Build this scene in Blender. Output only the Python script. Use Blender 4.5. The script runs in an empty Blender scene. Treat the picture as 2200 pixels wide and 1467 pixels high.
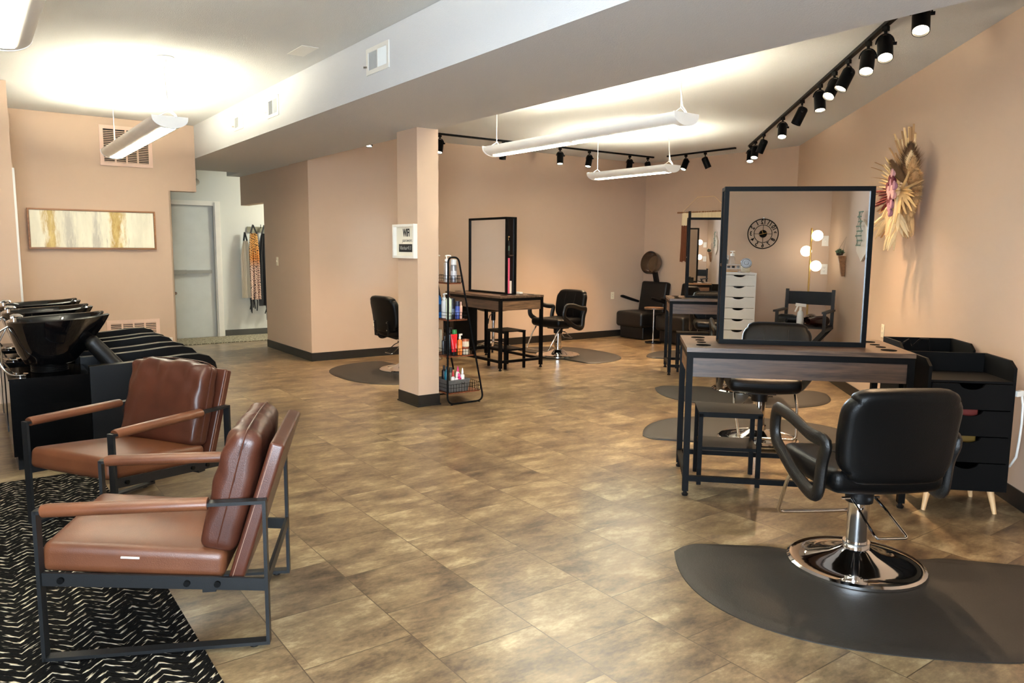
import bpy, bmesh, math, random
from mathutils import Vector, Matrix
import numpy as np
R = random.Random(7)
PI = math.pi
SC = bpy.context.scene
COL = SC.collection
# ------------------------------------------------------------------ camera
FPX, PITCH, ROLL, YAW, EYE = 1618.0, 0.12337, 0.008825, 0.62772, 1.42
def cam_matrix():
    cp, sp, cr, sr = math.cos(PITCH), math.sin(PITCH), math.cos(ROLL), math.sin(ROLL)
    right = Vector((1, 0, 0)); fwd = Vector((0, cp, -sp)); up = Vector((0, sp, cp))
    r2 = cr * right + sr * up; u2 = -sr * right + cr * up
    cy, sy = math.cos(YAW), math.sin(YAW)
    W = Matrix(((cy, sy, 0), (-sy, cy, 0), (0, 0, 1)))
    a, b, c = W @ r2, W @ u2, W @ (-fwd)
    return Matrix(((a.x, b.x, c.x, 0), (a.y, b.y, c.y, 0), (a.z, b.z, c.z, EYE), (0, 0, 0, 1)))
cd = bpy.data.cameras.new('camera'); cam = bpy.data.objects.new('camera', cd); COL.objects.link(cam)
cd.sensor_width = 36; cd.lens = FPX / 2200 * 36; cd.clip_start = .02; cd.clip_end = 100
cam.matrix_world = cam_matrix(); SC.camera = cam
# ------------------------------------------------------------------ world, exposure
w = bpy.data.worlds.new('sky'); SC.world = w; w.use_nodes = True
bg = w.node_tree.nodes['Background']; bg.inputs[0].default_value = (.72, .86, 1, 1); bg.inputs[1].default_value = 32.0
SC.view_settings.view_transform = 'Standard'; SC.view_settings.look = 'None'
SC.view_settings.gamma = 1; SC.view_settings.exposure = 0.58; SC.view_settings.use_curve_mapping = False
SC.cycles.max_bounces = 8; SC.cycles.diffuse_bounces = 5; SC.cycles.glossy_bounces = 6
SC.cycles.transparent_max_bounces = 8; SC.cycles.sample_clamp_indirect = 18; SC.cycles.caustics_reflective = True
SC.cycles.blur_glossy = .1
# light strengths
SPOT_W, SPOT_COL = 100.0, (1, .66, .38)
PEND_UP, PEND_LENS, PEND_COL = 130.0, 26.0, (1, .93, .74)
HALL_W = 300.0
# daylight portal in the shop window behind the camera
def portal(loc, rot, sx, sy):
    l = bpy.data.lights.new('window_portal', 'AREA'); l.shape = 'RECTANGLE'; l.size = sx; l.size_y = sy
    l.cycles.is_portal = True
    o = bpy.data.objects.new('window_portal', l); o.location = loc; o.rotation_euler = rot; COL.objects.link(o)
portal((-.486, -.194, 1.45), (math.radians(90), 0, math.radians(-45)), 1.35, 2.4)

# ------------------------------------------------------------------ helpers
def lin(c):
    f = lambda v: (v / 255 / 12.92) if v / 255 <= .04045 else ((v / 255 + .055) / 1.055) ** 2.4
    return (f(c[0]), f(c[1]), f(c[2]), 1)
def TS(t, s, z=0.0): return ((t + s) / 2 ** .5, (s - t) / 2 ** .5, z)
R45 = -PI / 4
def nodes(m):
    m.use_nodes = True
    return m.node_tree.nodes, m.node_tree.links, m.node_tree.nodes['Principled BSDF']
def setc(n, rough, metal, spec=.5, coat=0):
    n.inputs['Roughness'].default_value = rough; n.inputs['Metallic'].default_value = metal
    n.inputs['Specular IOR Level'].default_value = spec
    if coat: n.inputs['Coat Weight'].default_value = coat; n.inputs['Coat Roughness'].default_value = .06
def mat(name, c, rough=.5, metal=0, var=.08, vscale=6, bump=0, bscale=60, spec=.5, coat=0, emit=0, ecol=None):
    m = bpy.data.materials.new(name); N, L, P = nodes(m); setc(P, rough, metal, spec, coat)
    c = lin(c) if max(c) > 1 else (*c, 1)
    tc = N.new('ShaderNodeTexCoord'); nz = N.new('ShaderNodeTexNoise'); nz.inputs['Scale'].default_value = vscale; nz.inputs['Detail'].default_value = 4
    mx = N.new('ShaderNodeMix'); mx.data_type = 'RGBA'
    mx.inputs[6].default_value = tuple(v * (1 - var) for v in c[:3]) + (1,); mx.inputs[7].default_value = tuple(min(1, v * (1 + var)) for v in c[:3]) + (1,)
    L.new(tc.outputs['Object'], nz.inputs['Vector']); L.new(nz.outputs[0], mx.inputs[0]); L.new(mx.outputs[2], P.inputs['Base Color'])
    if bump:
        n2 = N.new('ShaderNodeTexNoise'); n2.inputs['Scale'].default_value = bscale; n2.inputs['Detail'].default_value = 3
        b = N.new('ShaderNodeBump'); b.inputs['Strength'].default_value = bump; b.inputs['Distance'].default_value = .01
        L.new(tc.outputs['Object'], n2.inputs['Vector']); L.new(n2.outputs[0], b.inputs['Height']); L.new(b.outputs[0], P.inputs['Normal'])
    if emit:
        P.inputs['Emission Color'].default_value = (*(ecol or c[:3]), 1); P.inputs['Emission Strength'].default_value = emit
    return m
def wood(name, c1, c2, axis=0, rough=.42, scale=9):
    m = bpy.data.materials.new(name); N, L, P = nodes(m); setc(P, rough, 0)
    tc = N.new('ShaderNodeTexCoord'); mp = N.new('ShaderNodeMapping'); s = [scale * 2.2] * 3; s[axis] = scale * .16
    mp.inputs['Scale'].default_value = s
    nz = N.new('ShaderNodeTexNoise'); nz.inputs['Scale'].default_value = 2.2; nz.inputs['Detail'].default_value = 9; nz.inputs['Roughness'].default_value = .65; nz.inputs['Distortion'].default_value = .6
    cr = N.new('ShaderNodeValToRGB'); cr.color_ramp.elements[0].position = .36; cr.color_ramp.elements[1].position = .66
    cr.color_ramp.elements[0].color = lin(c1); cr.color_ramp.elements[1].color = lin(c2)
    L.new(tc.outputs['Object'], mp.inputs[0]); L.new(mp.outputs[0], nz.inputs['Vector']); L.new(nz.outputs[0], cr.inputs[0]); L.new(cr.outputs[0], P.inputs['Base Color'])
    b = N.new('ShaderNodeBump'); b.inputs['Strength'].default_value = .12; b.inputs['Distance'].default_value = .004
    L.new(nz.outputs[0], b.inputs['Height']); L.new(b.outputs[0], P.inputs['Normal'])
    return m

class MB:
    def __init__(s): s.bm = bmesh.new()
    def faces(s, vs, fs, M=None):
        v = [s.bm.verts.new((M @ Vector(p)) if M else Vector(p)) for p in vs]
        for f in fs:
            try: s.bm.faces.new([v[i] for i in f])
            except ValueError: pass
        return s
    def box(s, c, d, M=None):
        x, y, z = [k / 2 for k in d]; c = Vector(c)
        T = Matrix.Translation(c) @ (M.to_4x4() if M else Matrix.Identity(4))
        return s.faces([(-x, -y, -z), (x, -y, -z), (x, y, -z), (-x, y, -z), (-x, -y, z), (x, -y, z), (x, y, z), (-x, y, z)],
                       [(3, 2, 1, 0), (4, 5, 6, 7), (0, 1, 5, 4), (1, 2, 6, 5), (2, 3, 7, 6), (3, 0, 4, 7)], T)
    def span(s, a, b):
        a, b = Vector(a), Vector(b)
        return s.box((a + b) / 2, [abs(k) for k in (b - a)])
    def bar(s, p, q, w, h, up=(0, 0, 1)):
        p, q = Vector(p), Vector(q); d = (q - p); l = d.length; d.normalize(); u = Vector(up)
        sd = d.cross(u)
        if sd.length < 1e-4: sd = d.cross(Vector((0, 1, 0)))
        sd.normalize(); u = sd.cross(d)
        M = Matrix((d, sd, u)).transposed()
        return s.box((p + q) / 2, (l, w, h), M)
    def cyl(s, p, q, r0, r1=None, n=20, caps=True):
        return s.tube([p, q], [r0, r0 if r1 is None else r1], n, caps=caps)
    def tube(s, pts, r, n=10, closed=False, caps=True, flat=1.0):
        P = [Vector(p) for p in pts]; k = len(P); rr = r if isinstance(r, (list, tuple)) else [r] * k
        rings = []; u = None
        for i in range(k):
            if closed: d = P[(i + 1) % k] - P[i - 1]
            else: d = P[min(i + 1, k - 1)] - P[max(i - 1, 0)]
            d.normalize()
            if u is None:
                u = Vector((0, 0, 1)) if abs(d.z) < .9 else Vector((1, 0, 0))
            u = (u - d * u.dot(d))
            if u.length < 1e-5: u = Vector((0, 1, 0)) - d * d.y
            u.normalize(); v = d.cross(u)
            rings.append([s.bm.verts.new(P[i] + (u * math.cos(a) + v * math.sin(a) * flat) * rr[i]) for a in [2 * PI * j / n for j in range(n)]])
        for i in range(k if closed else k - 1):
            A, B = rings[i], rings[(i + 1) % k]
            for j in range(n): s.bm.faces.new((A[j], A[(j + 1) % n], B[(j + 1) % n], B[j]))
        if caps and not closed:
            s.bm.faces.new(rings[0][::-1]); s.bm.faces.new(rings[-1])
        return s
    def lathe(s, prof, n=28, M=None, sx=1, sy=1):
        rings = []
        for r, z in prof:
            pts = [Vector((r * sx * math.cos(2 * PI * j / n), r * sy * math.sin(2 * PI * j / n), z)) for j in range(n)]
            rings.append([s.bm.verts.new(M @ p if M else p) for p in pts])
        for A, B in zip(rings, rings[1:]):
            for j in range(n): s.bm.faces.new((A[j], A[(j + 1) % n], B[(j + 1) % n], B[j]))
        if prof[0][0] > 1e-6: s.bm.faces.new(rings[0][::-1])
        if prof[-1][0] > 1e-6: s.bm.faces.new(rings[-1])
        return s
    def prism(s, poly, z0, z1, M=None):
        n = len(poly)
        vs = [(x, y, z0) for x, y in poly] + [(x, y, z1) for x, y in poly]
        fs = [tuple(range(n - 1, -1, -1)), tuple(range(n, 2 * n))] + [(i, (i + 1) % n, n + (i + 1) % n, n + i) for i in range(n)]
        return s.faces(vs, fs, M)
    def ball(s, c, r, sc=(1, 1, 1), n=16, M=None):
        pr = [(max(1e-7, math.sin(PI * i / n)) * r, -math.cos(PI * i / n) * r) for i in range(n + 1)]
        T = Matrix.Translation(Vector(c)) @ (M.to_4x4() if M else Matrix.Identity(4)) @ Matrix.Diagonal((*sc, 1))
        return s.lathe(pr, n * 2, T)
    def rbox(s, c, d, r, n=7, bulge=(0, 0, 0), M=None, fn=None):
        """box with rounded edges, optional pillow bulge on each axis"""
        h = [k / 2 for k in d]; r = min(r, min(h) * .999)
        T = Matrix.Translation(Vector(c)) @ (M.to_4x4() if M else Matrix.Identity(4))
        def params(hh):
            e = [hh - r + r * math.sin(PI / 2 * i / 4) for i in range(5)]
            m = [-(hh - r) + 2 * (hh - r) * i / n for i in range(1, n)]
            return [-v for v in e[::-1]] + m + e
        def mapp(p):
            q = Vector([max(-(h[i] - r), min(h[i] - r, p[i])) for i in range(3)]); dd = Vector(p) - q
            if dd.length > 1e-9: dd = dd.normalized() * r
            o = q + dd; u = [o[i] / h[i] for i in range(3)]
            for i in range(3):
                if bulge[i]:
                    a, b = [k for k in range(3) if k != i]
                    o[i] += (1 if o[i] > 0 else -1) * bulge[i] * (1 - u[a] ** 2) * (1 - u[b] ** 2) * min(1, abs(u[i]) * 1.5)
            if fn: o = Vector(fn(o))
            return T @ o
        for ax in range(3):
            a, b = [k for k in range(3) if k != ax]; A, B = params(h[a]), params(h[b])
            for sg in (-1, 1):
                g = []
                for x in A:
                    row = []
                    for y in B:
                        p = [0, 0, 0]; p[ax] = sg * h[ax]; p[a] = x; p[b] = y; row.append(s.bm.verts.new(mapp(p)))
                    g.append(row)
                for i in range(len(A) - 1):
                    for j in range(len(B) - 1):
                        f = (g[i][j], g[i + 1][j], g[i + 1][j + 1], g[i][j + 1])
                        s.bm.faces.new(f if (sg > 0) == (ax != 1) else f[::-1])
        bmesh.ops.remove_doubles(s.bm, verts=s.bm.verts, dist=1e-6)
        return s
    def me(s, name, smooth=True, bevel=0):
        if bevel:
            es = [e for e in s.bm.edges if len(e.link_faces) == 2 and e.calc_face_angle(0) > .5]
            bmesh.ops.bevel(s.bm, geom=es, offset=bevel, segments=2, affect='EDGES', profile=.5)
        bmesh.ops.recalc_face_normals(s.bm, faces=s.bm.faces)
        m = bpy.data.meshes.new(name); s.bm.to_mesh(m); s.bm.free()
        if smooth:
            for p in m.polygons: p.use_smooth = True
            m.set_sharp_from_angle(angle=math.radians(38))
        return m
    def obj(s, name, m, parent=None, smooth=True, bevel=0, label=None):
        return link(name, s.me(name, smooth, bevel), m, parent, label)
def link(name, me, m, parent=None, label=None):
    if not me.materials: me.materials.append(m)
    o = bpy.data.objects.new(name, me); COL.objects.link(o)
    if parent is not None: o.parent = parent
    if label: o['label'] = label
    return o
def tag(o, label, cat, group=None):
    o['label'] = label; o['category'] = cat
    if group: o['group'] = group
    return o
def thing(name, label, cat, loc=(0, 0, 0), rz=0, group=None):
    o = bpy.data.objects.new(name, None); o.empty_display_size = .1; COL.objects.link(o)
    o.location = loc; o.rotation_euler = (0, 0, rz)
    return tag(o, label, cat, group)
def struct(o): o['kind'] = 'structure'; return o
def dup(root, loc, rz, label):
    r = root.copy(); COL.objects.link(r); r.location = loc; r.rotation_euler = (0, 0, rz); r['label'] = label
    for ch in list(root.children):
        c = ch.copy(); COL.objects.link(c); c.parent = r
        for g in ch.children:
            d = g.copy(); COL.objects.link(d); d.parent = c
    return r
def arc(c, r, a0, a1, n=8):
    return [(c[0] + r * math.cos(a0 + (a1 - a0) * i / n), c[1] + r * math.sin(a0 + (a1 - a0) * i / n)) for i in range(n + 1)]
def rpoly(pts, r, n=5):
    """2D polygon / polyline with filleted corners (closed)"""
    out = []; k = len(pts)
    for i in range(k):
        p, a, b = Vector(pts[i]), Vector(pts[i - 1]), Vector(pts[(i + 1) % k])
        da, db = (a - p), (b - p); rr = min(r, da.length * .45, db.length * .45)
        p0, p1 = p + da.normalized() * rr, p + db.normalized() * rr
        for j in range(n + 1):
            t = j / n; out.append(tuple(p0 * (1 - t) ** 2 + p * 2 * t * (1 - t) + p1 * t * t))
    return out
def fillet3(pts, r, n=5):
    P = [Vector(p) for p in pts]; out = [P[0]]
    for i in range(1, len(P) - 1):
        da, db = P[i - 1] - P[i], P[i + 1] - P[i]; rr = min(r, da.length * .45, db.length * .45)
        p0, p1 = P[i] + da.normalized() * rr, P[i] + db.normalized() * rr
        for j in range(n + 1):
            t = j / n; out.append(p0 * (1 - t) ** 2 + P[i] * 2 * t * (1 - t) + p1 * t * t)
    return out + [P[-1]]
def text_mesh(body, size, m, parent, name, M, shear=0, depth=.001, sx=1.0, label=None, off=0):
    cu = bpy.data.curves.new('lettering', 'FONT'); cu.body = body; cu.size = size; cu.align_x = 'CENTER'; cu.align_y = 'CENTER'
    cu.extrude = depth; cu.shear = shear; cu.offset = off
    o = bpy.data.objects.new('lettering_tmp', cu); COL.objects.link(o)
    bpy.context.view_layer.update()
    me = bpy.data.meshes.new_from_object(o.evaluated_get(bpy.context.evaluated_depsgraph_get()))
    bpy.data.objects.remove(o); bpy.data.curves.remove(cu)
    me.transform(M @ Matrix.Diagonal((sx, 1, 1, 1))); me.materials.clear()
    return link(name, me, m, parent, label)

# ------------------------------------------------------------------ materials
def wall_paint(name, c):
    return mat(name, c, rough=.62, var=.025, vscale=1.2, bump=.06, bscale=240, spec=.3)
PAINT = wall_paint('rose_beige_paint', (197, 171, 148))
GREYP = wall_paint('hall_grey_paint', (198, 200, 194))
CEIL = mat('popcorn_ceiling', (209, 210, 208), rough=.9, var=.03, vscale=90, bump=.45, bscale=200, spec=.1)
WHITEB = mat('beam_paint', (205, 206, 207), rough=.85, var=.02, vscale=60, bump=.3, bscale=160, spec=.1)
BASEB = mat('black_vinyl_base', (26, 24, 21), rough=.45)
BLACKM = mat('black_powder_steel', (7, 7, 7), rough=.5, bump=.12, bscale=400, spec=.1)
CHARM = mat('charcoal_steel', (26, 27, 28), rough=.45, spec=.25, bump=.08, bscale=400)
CHROME = mat('chrome', (225, 225, 225), rough=.07, metal=1, var=.01)
CHROMED = mat('brushed_chrome', (175, 172, 165), rough=.22, metal=1, var=.03)
BVINYL = mat('black_vinyl', (8, 8, 8), rough=.38, bump=.12, bscale=260, spec=.2)
BVINYL2 = mat('black_vinyl_worn', (18, 16, 14), rough=.40, bump=.15, bscale=220, spec=.36)
BPLAST = mat('black_plastic', (13, 12, 12), rough=.4, spec=.3)
BGLOSS = mat('black_ceramic', (6, 6, 7), rough=.06, coat=.3, spec=.4, var=.02)
BLAM = mat('black_laminate', (6, 6, 6), rough=.16, spec=.15, var=.03)
HOLEM = mat('tool_hole_black', (6, 6, 6), rough=.95, spec=.03)
BCART = mat('black_wood_laminate', (7, 7, 7), rough=.6, spec=.12)
WHITEM = mat('white_enamel', (222, 220, 212), rough=.4)
PENDM = mat('pendant_white', (244, 243, 238), rough=.45)
WHITEP = mat('white_plastic', (236, 234, 226), rough=.35)
CREAMP = mat('ivory_plastic', (236, 226, 200), rough=.4)
CORE = mat('dark_cabinet_wood', (44, 34, 27), rough=.5)
RUSTW = wood('ash_brown_wood', (50, 36, 27), (90, 66, 49), axis=0)
RUSTWY = wood('ash_brown_wood_side', (70, 50, 34), (138, 104, 74), axis=1)
TABLEW = wood('table_wood', (60, 45, 35), (110, 86, 66), axis=0, rough=.34)
OAKL = wood('oak_leg', (196, 152, 104), (226, 188, 140), axis=2)
FRAMEW = wood('frame_wood', (128, 84, 46), (168, 116, 70), axis=0)
SHELFW = wood('shelf_wood', (92, 48, 28), (140, 80, 50), axis=1)
MIRROR = mat('mirror_glass', (232, 232, 232), rough=.004, metal=1, var=.0)
SILVER = mat('silver_foil', (190, 192, 196), rough=.25, metal=.85)
GALV = mat('galvanised_steel', (112, 114, 114), rough=.5, metal=.5, var=.35, vscale=36)
ARMHL = mat('arm_edge_highlight', (112, 102, 86), rough=.32)  # pale colour stands in for reflections along the rounded arm edges
MATG = mat('mat_rubber', (40, 36, 31), rough=.55, spec=.35, bump=.15, bscale=180)
BRASS = mat('brass', (196, 158, 86), rough=.28, metal=1)
BLACKW = mat('black_lacquer_wood', (19, 18, 19), rough=.4)
CANVAS = mat('black_canvas', (21, 22, 25), rough=.8, bump=.2, bscale=500)
def leather(name, c1, c2, rough):
    m = bpy.data.materials.new(name); N, L, P = nodes(m); setc(P, rough, 0, .5)
    tc = N.new('ShaderNodeTexCoord'); n1 = N.new('ShaderNodeTexNoise'); n1.inputs['Scale'].default_value = 5; n1.inputs['Detail'].default_value = 5
    cr = N.new('ShaderNodeValToRGB'); cr.color_ramp.elements[0].color = lin(c1); cr.color_ramp.elements[1].color = lin(c2)
    cr.color_ramp.elements[0].position = .3; cr.color_ramp.elements[1].position = .72
    n2 = N.new('ShaderNodeTexVoronoi'); n2.inputs['Scale'].default_value = 260
    b = N.new('ShaderNodeBump'); b.inputs['Strength'].default_value = .12; b.inputs['Distance'].default_value = .002
    L.new(tc.outputs['Object'], n1.inputs['Vector']); L.new(tc.outputs['Object'], n2.inputs['Vector'])
    L.new(n1.outputs[0], cr.inputs[0]); L.new(cr.outputs[0], P.inputs['Base Color']); L.new(n2.outputs[0], b.inputs['Height']); L.new(b.outputs[0], P.inputs['Normal'])
    return m
LEATH = leather('cognac_leather_lit', (86, 48, 29), (110, 65, 39), .40)  # lit copy for seat and arms, overhead light put into the colour
LEATHSH = leather('cognac_leather_shaded', (58, 28, 18), (78, 40, 26), .38)  # same leather, shade on the upright back put into the colour
THREAD = mat('pale_thread', (150, 116, 96), rough=.7)
def emis(name, col, s):
    m = bpy.data.materials.new(name); m.use_nodes = True; N = m.node_tree.nodes; P = N['Principled BSDF']
    P.inputs['Base Color'].default_value = (.8, .8, .8, 1); P.inputs['Emission Color'].default_value = (*col, 1); P.inputs['Emission Strength'].default_value = s
    return m
LENS = emis('pendant_diffuser_glow', PEND_COL, PEND_LENS)
TUBE = emis('pendant_tube_glow', PEND_COL, PEND_UP); TUBEL = emis('pendant_tube_glow_soft', PEND_COL, PEND_UP * .55)
BULB = emis('spot_bulb_glow', (1, .82, .55), 30)
GLOBE = emis('globe_glow', (1, .86, .64), 5)

def floor_mat():
    m = bpy.data.materials.new('slate_look_vinyl_tile'); N, L, P = nodes(m); setc(P, .28, 0, .5)
    tc = N.new('ShaderNodeTexCoord'); sp = N.new('ShaderNodeSeparateXYZ'); L.new(tc.outputs['Object'], sp.inputs[0])
    def mth(op, a, b):
        n = N.new('ShaderNodeMath'); n.operation = op
        for i, v in enumerate((a, b)):
            if isinstance(v, (int, float)): n.inputs[i].default_value = v
            else: L.new(v, n.inputs[i])
        return n.outputs[0]
    u = mth('ADD', sp.outputs['Y'], 20.0 - 1.937); v = mth('ADD', sp.outputs['X'], 8.18 - 2.067)
    cb = N.new('ShaderNodeCombineXYZ'); L.new(u, cb.inputs[0]); L.new(v, cb.inputs[1])
    br = N.new('ShaderNodeTexBrick'); br.offset = .5; br.offset_frequency = 2
    br.inputs['Color1'].default_value = (0, 0, 0, 1); br.inputs['Color2'].default_value = (1, 1, 1, 1); br.inputs['Mortar'].default_value = (.5, .5, .5, 1)
    br.inputs['Scale'].default_value = 1; br.inputs['Mortar Size'].default_value = .0022; br.inputs['Mortar Smooth'].default_value = .1
    br.inputs['Bias'].default_value = 0; br.inputs['Brick Width'].default_value = .400; br.inputs['Row Height'].default_value = .409
    L.new(cb.outputs[0], br.inputs['Vector'])
    sc = N.new('ShaderNodeVectorMath'); sc.operation = 'SCALE'; L.new(br.outputs['Color'], sc.inputs[0]); sc.inputs['Scale'].default_value = 37
    av = N.new('ShaderNodeVectorMath'); L.new(tc.outputs['Object'], av.inputs[0]); L.new(sc.outputs[0], av.inputs[1])
    mp = N.new('ShaderNodeMapping'); mp.inputs['Scale'].default_value = (1.0, 1.9, 1); mp.inputs['Rotation'].default_value = (0, 0, .25); L.new(av.outputs[0], mp.inputs[0])
    n1 = N.new('ShaderNodeTexNoise'); n1.inputs['Scale'].default_value = 3.6; n1.inputs['Detail'].default_value = 11; n1.inputs['Roughness'].default_value = .68; L.new(mp.outputs[0], n1.inputs['Vector'])
    n3 = N.new('ShaderNodeTexNoise'); n3.inputs['Scale'].default_value = 34; n3.inputs['Detail'].default_value = 5; n3.inputs['Roughness'].default_value = .7; L.new(mp.outputs[0], n3.inputs['Vector'])
    a = mth('MULTIPLY', n3.outputs[0], .30); f = mth('ADD', n1.outputs[0], a)
    tint = N.new('ShaderNodeSeparateColor'); L.new(br.outputs['Color'], tint.inputs[0])
    g = mth('MULTIPLY', tint.outputs[0], .10); f = mth('ADD', f, g)
    cr = N.new('ShaderNodeValToRGB'); E = cr.color_ramp.elements
    E[0].position = .49; E[0].color = lin((54, 43, 33)); E[1].position = .93; E[1].color = lin((178, 162, 128))
    k = E.new(.62); k.color = lin((98, 80, 60)); k = E.new(.76); k.color = lin((132, 113, 84))
    L.new(f, cr.inputs[0])
    mx = N.new('ShaderNodeMix'); mx.data_type = 'RGBA'; L.new(br.outputs['Fac'], mx.inputs[0]); L.new(cr.outputs[0], mx.inputs[6]); mx.inputs[7].default_value = lin((80, 64, 46))
    L.new(mx.outputs[2], P.inputs['Base Color'])
    h = mth('SUBTRACT', mth('MULTIPLY', n3.outputs[0], .25), br.outputs['Fac'])
    b = N.new('ShaderNodeBump'); b.inputs['Strength'].default_value = .22; b.inputs['Distance'].default_value = .003; L.new(h, b.inputs['Height']); L.new(b.outputs[0], P.inputs['Normal'])
    return m
def rug_mat(name, dark, light, cell=.075, freq=70, thr=.35):
    m = bpy.data.materials.new(name); N, L, P = nodes(m); setc(P, .95, 0, .1)
    tc = N.new('ShaderNodeTexCoord'); sp = N.new('ShaderNodeSeparateXYZ'); L.new(tc.outputs['Object'], sp.inputs[0])
    def mth(op, a, b=0.0):
        n = N.new('ShaderNodeMath'); n.operation = op
        for i, v in enumerate((a, b)):
            if isinstance(v, (int, float)): n.inputs[i].default_value = v
            else: L.new(v, n.inputs[i])
        return n.outputs[0]
    x, y = sp.outputs['X'], sp.outputs['Y']
    pp = mth('PINGPONG', x, cell); zz = mth('ADD', y, mth('MULTIPLY', pp, 1.0))
    st = mth('SINE', mth('MULTIPLY', zz, freq * 2)); 
    nz = N.new('ShaderNodeTexNoise'); nz.inputs['Scale'].default_value = 26; nz.inputs['Detail'].default_value = 3; L.new(tc.outputs['Object'], nz.inputs['Vector'])
    cmb = N.new('ShaderNodeCombineXYZ'); L.new(mth('MULTIPLY', x, 30), cmb.inputs[0]); L.new(mth('MULTIPLY', zz, 78), cmb.inputs[1])
    vn = N.new('ShaderNodeTexNoise'); vn.inputs['Scale'].default_value = 1; vn.inputs['Detail'].default_value = 1; L.new(cmb.outputs[0], vn.inputs['Vector'])
    val = mth('ADD', st, mth('MULTIPLY', mth('SUBTRACT', vn.outputs[0], .5), 7.0)); val = mth('ADD', val, mth('MULTIPLY', mth('SUBTRACT', nz.outputs[0], .5), 1.5))
    cr = N.new('ShaderNodeValToRGB'); E = cr.color_ramp.elements; E[0].position = thr + .24; E[0].color = lin(dark); E[1].position = thr + .44; E[1].color = lin(light)
    L.new(mth('ADD', mth('MULTIPLY', val, .25), .35), cr.inputs[0]); L.new(cr.outputs[0], P.inputs['Base Color'])
    b = N.new('ShaderNodeBump'); b.inputs['Strength'].default_value = .6; b.inputs['Distance'].default_value = .01; L.new(val, b.inputs['Height']); L.new(b.outputs[0], P.inputs['Normal'])
    return m
FLOORM = floor_mat()
RUGM = rug_mat('black_ivory_rug', (15, 14, 12), (214, 202, 178))
MATW = rug_mat('woven_hall_mat', (112, 106, 90), (196, 186, 162), cell=.03, freq=90, thr=.1)

# ------------------------------------------------------------------ the room
H, HB = 2.82, 2.44
def wall(name, a, b, m): return struct(MB().span(a, b).obj(name, m, smooth=False))
def wall_poly(name, pts, z0, z1, m): return struct(MB().prism(pts, z0, z1).obj(name, m, smooth=False))
struct(MB().span((-3.3, -2.2, -.06), (9.6, 12.6, 0)).obj('floor', FLOORM, smooth=False))
struct(MB().span((-3.3, -2.2, H), (9.6, 12.6, H + .08)).obj('ceiling', CEIL, smooth=False))
YP, YB, XW, YD = 9.6, 8.95, 3.43, 12.2
# dropped beam / soffit running down the room and over the corridor
struct(MB().span((2.30, -2.0, HB), (3.405, 9.6, H - .002)).span((1.5, 9.755, HB), (3.24, 11.02, H - .002)).span((2.30, 9.6, HB), (3.24, 9.755, H - .002)).span((3.24, 9.6, HB), (XW, 11.7, H - .002)).obj('ceiling_beam', WHITEB, smooth=False))
# wall with the painting, stepped at the corridor mouth
struct(MB().prism([(-.45, 0), (1.99, 0), (1.99, 2.05), (2.2995, 2.05), (2.2995, H - .002), (-.45, H - .002)], 0, .15,
    Matrix(((1, 0, 0, 0), (0, 0, 1, YP), (0, 1, 0, 0), (0, 0, 0, 1)))).obj('wall_back', PAINT, smooth=False))
wall('wall_left', (-.45, 5.4, 0), (-.33, YP, H - .002), PAINT)
wall('wall_near', (-.33, 8.02, 0), (.395, 8.14, H - .002), PAINT)
struct(MB().span((.395, 8.02, 0), (.412, 8.14, 2.08)).obj('trim_1', WHITEM, smooth=False))
# corridor block wall and rear wall of the salon
wall('wall_middle', (XW, YB, 0), (XW + .12, 10.64, H - .002), PAINT)
wall('wall_upper', (XW, 10.64, 2.02), (XW + .12, 11.7, H - .002), PAINT)
wall('wall_rear', (XW + .12, YB, 0), (9.32, YB + .12, H - .002), PAINT)
wall('wall_far', (9.2, 6.14, 0), (9.32, YB, H - .002), PAINT)
wall('wall_north', (1.4, YD, 0), (6.2, YD + .12, H - .002), GREYP)
wall('wall_east', (6.1, YB + .12, 0), (6.2, YD, H - .002), GREYP)
wall('wall_west', (1.4, YP + .15, 0), (1.5, YD, H - .002), GREYP)
def ts_poly(l): return [TS(t, s)[:2] for t, s in l]
TW = 2.163
wall_poly('wall_right', ts_poly([(TW, .1), (TW + .12, .1), (TW + .12, 10.9), (TW, 10.845)]), 0, H - .002, PAINT)
WS = .19
wall_poly('wall_front', ts_poly([(.60, WS), (.60, WS - .11), (TW, WS - .11), (TW, WS)]), 0, H - .002, PAINT)
wall_poly('wall_outer', ts_poly([(.60, WS - .11), (.60, -.45), (.70, -.45), (.70, WS - .11)]), 0, H - .002, PAINT)
# shop-window walls behind and beside the camera
def win_wall(name, frame, org, ux, L, o0, o1, z0, z1):
    """wall of length L with an opening o0..o1, z0..z1; ux = unit direction"""
    nx = (-ux[1], ux[0]); mb = MB()
    def seg(a, b, za, zb):
        p = [(org[0] + ux[0] * k + nx[0] * j, org[1] + ux[1] * k + nx[1] * j) for k, j in ((a, 0), (b, 0), (b, .1), (a, .1))]
        mb.prism(p, za, zb)
    seg(0, o0, 0, H - .002); seg(o1, L, 0, H - .002); seg(o0, o1, 0, z0); seg(o0, o1, z1, H - .002)
    struct(mb.obj(name, PAINT, smooth=False))
    mb = MB(); n = max(2, round((o1 - o0) / 1.2))
    for i in range(n + 1):
        k = o0 + .03 + (o1 - o0 - .06) * i / n; c = (org[0] + ux[0] * k + nx[0] * .05, org[1] + ux[1] * k + nx[1] * .05)
        mb.box((*c, (z0 + z1) / 2), (.05, .05, z1 - z0))
    for z in (z0 + .025, z1 - .025):
        p = [Vector((org[0] + ux[0] * k + nx[0] * .05, org[1] + ux[1] * k + nx[1] * .05, z)) for k in (o0, o1)]
        mb.bar(p[0], p[1], .05, .05)
    struct(mb.obj(frame, BLACKM, smooth=False))
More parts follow.
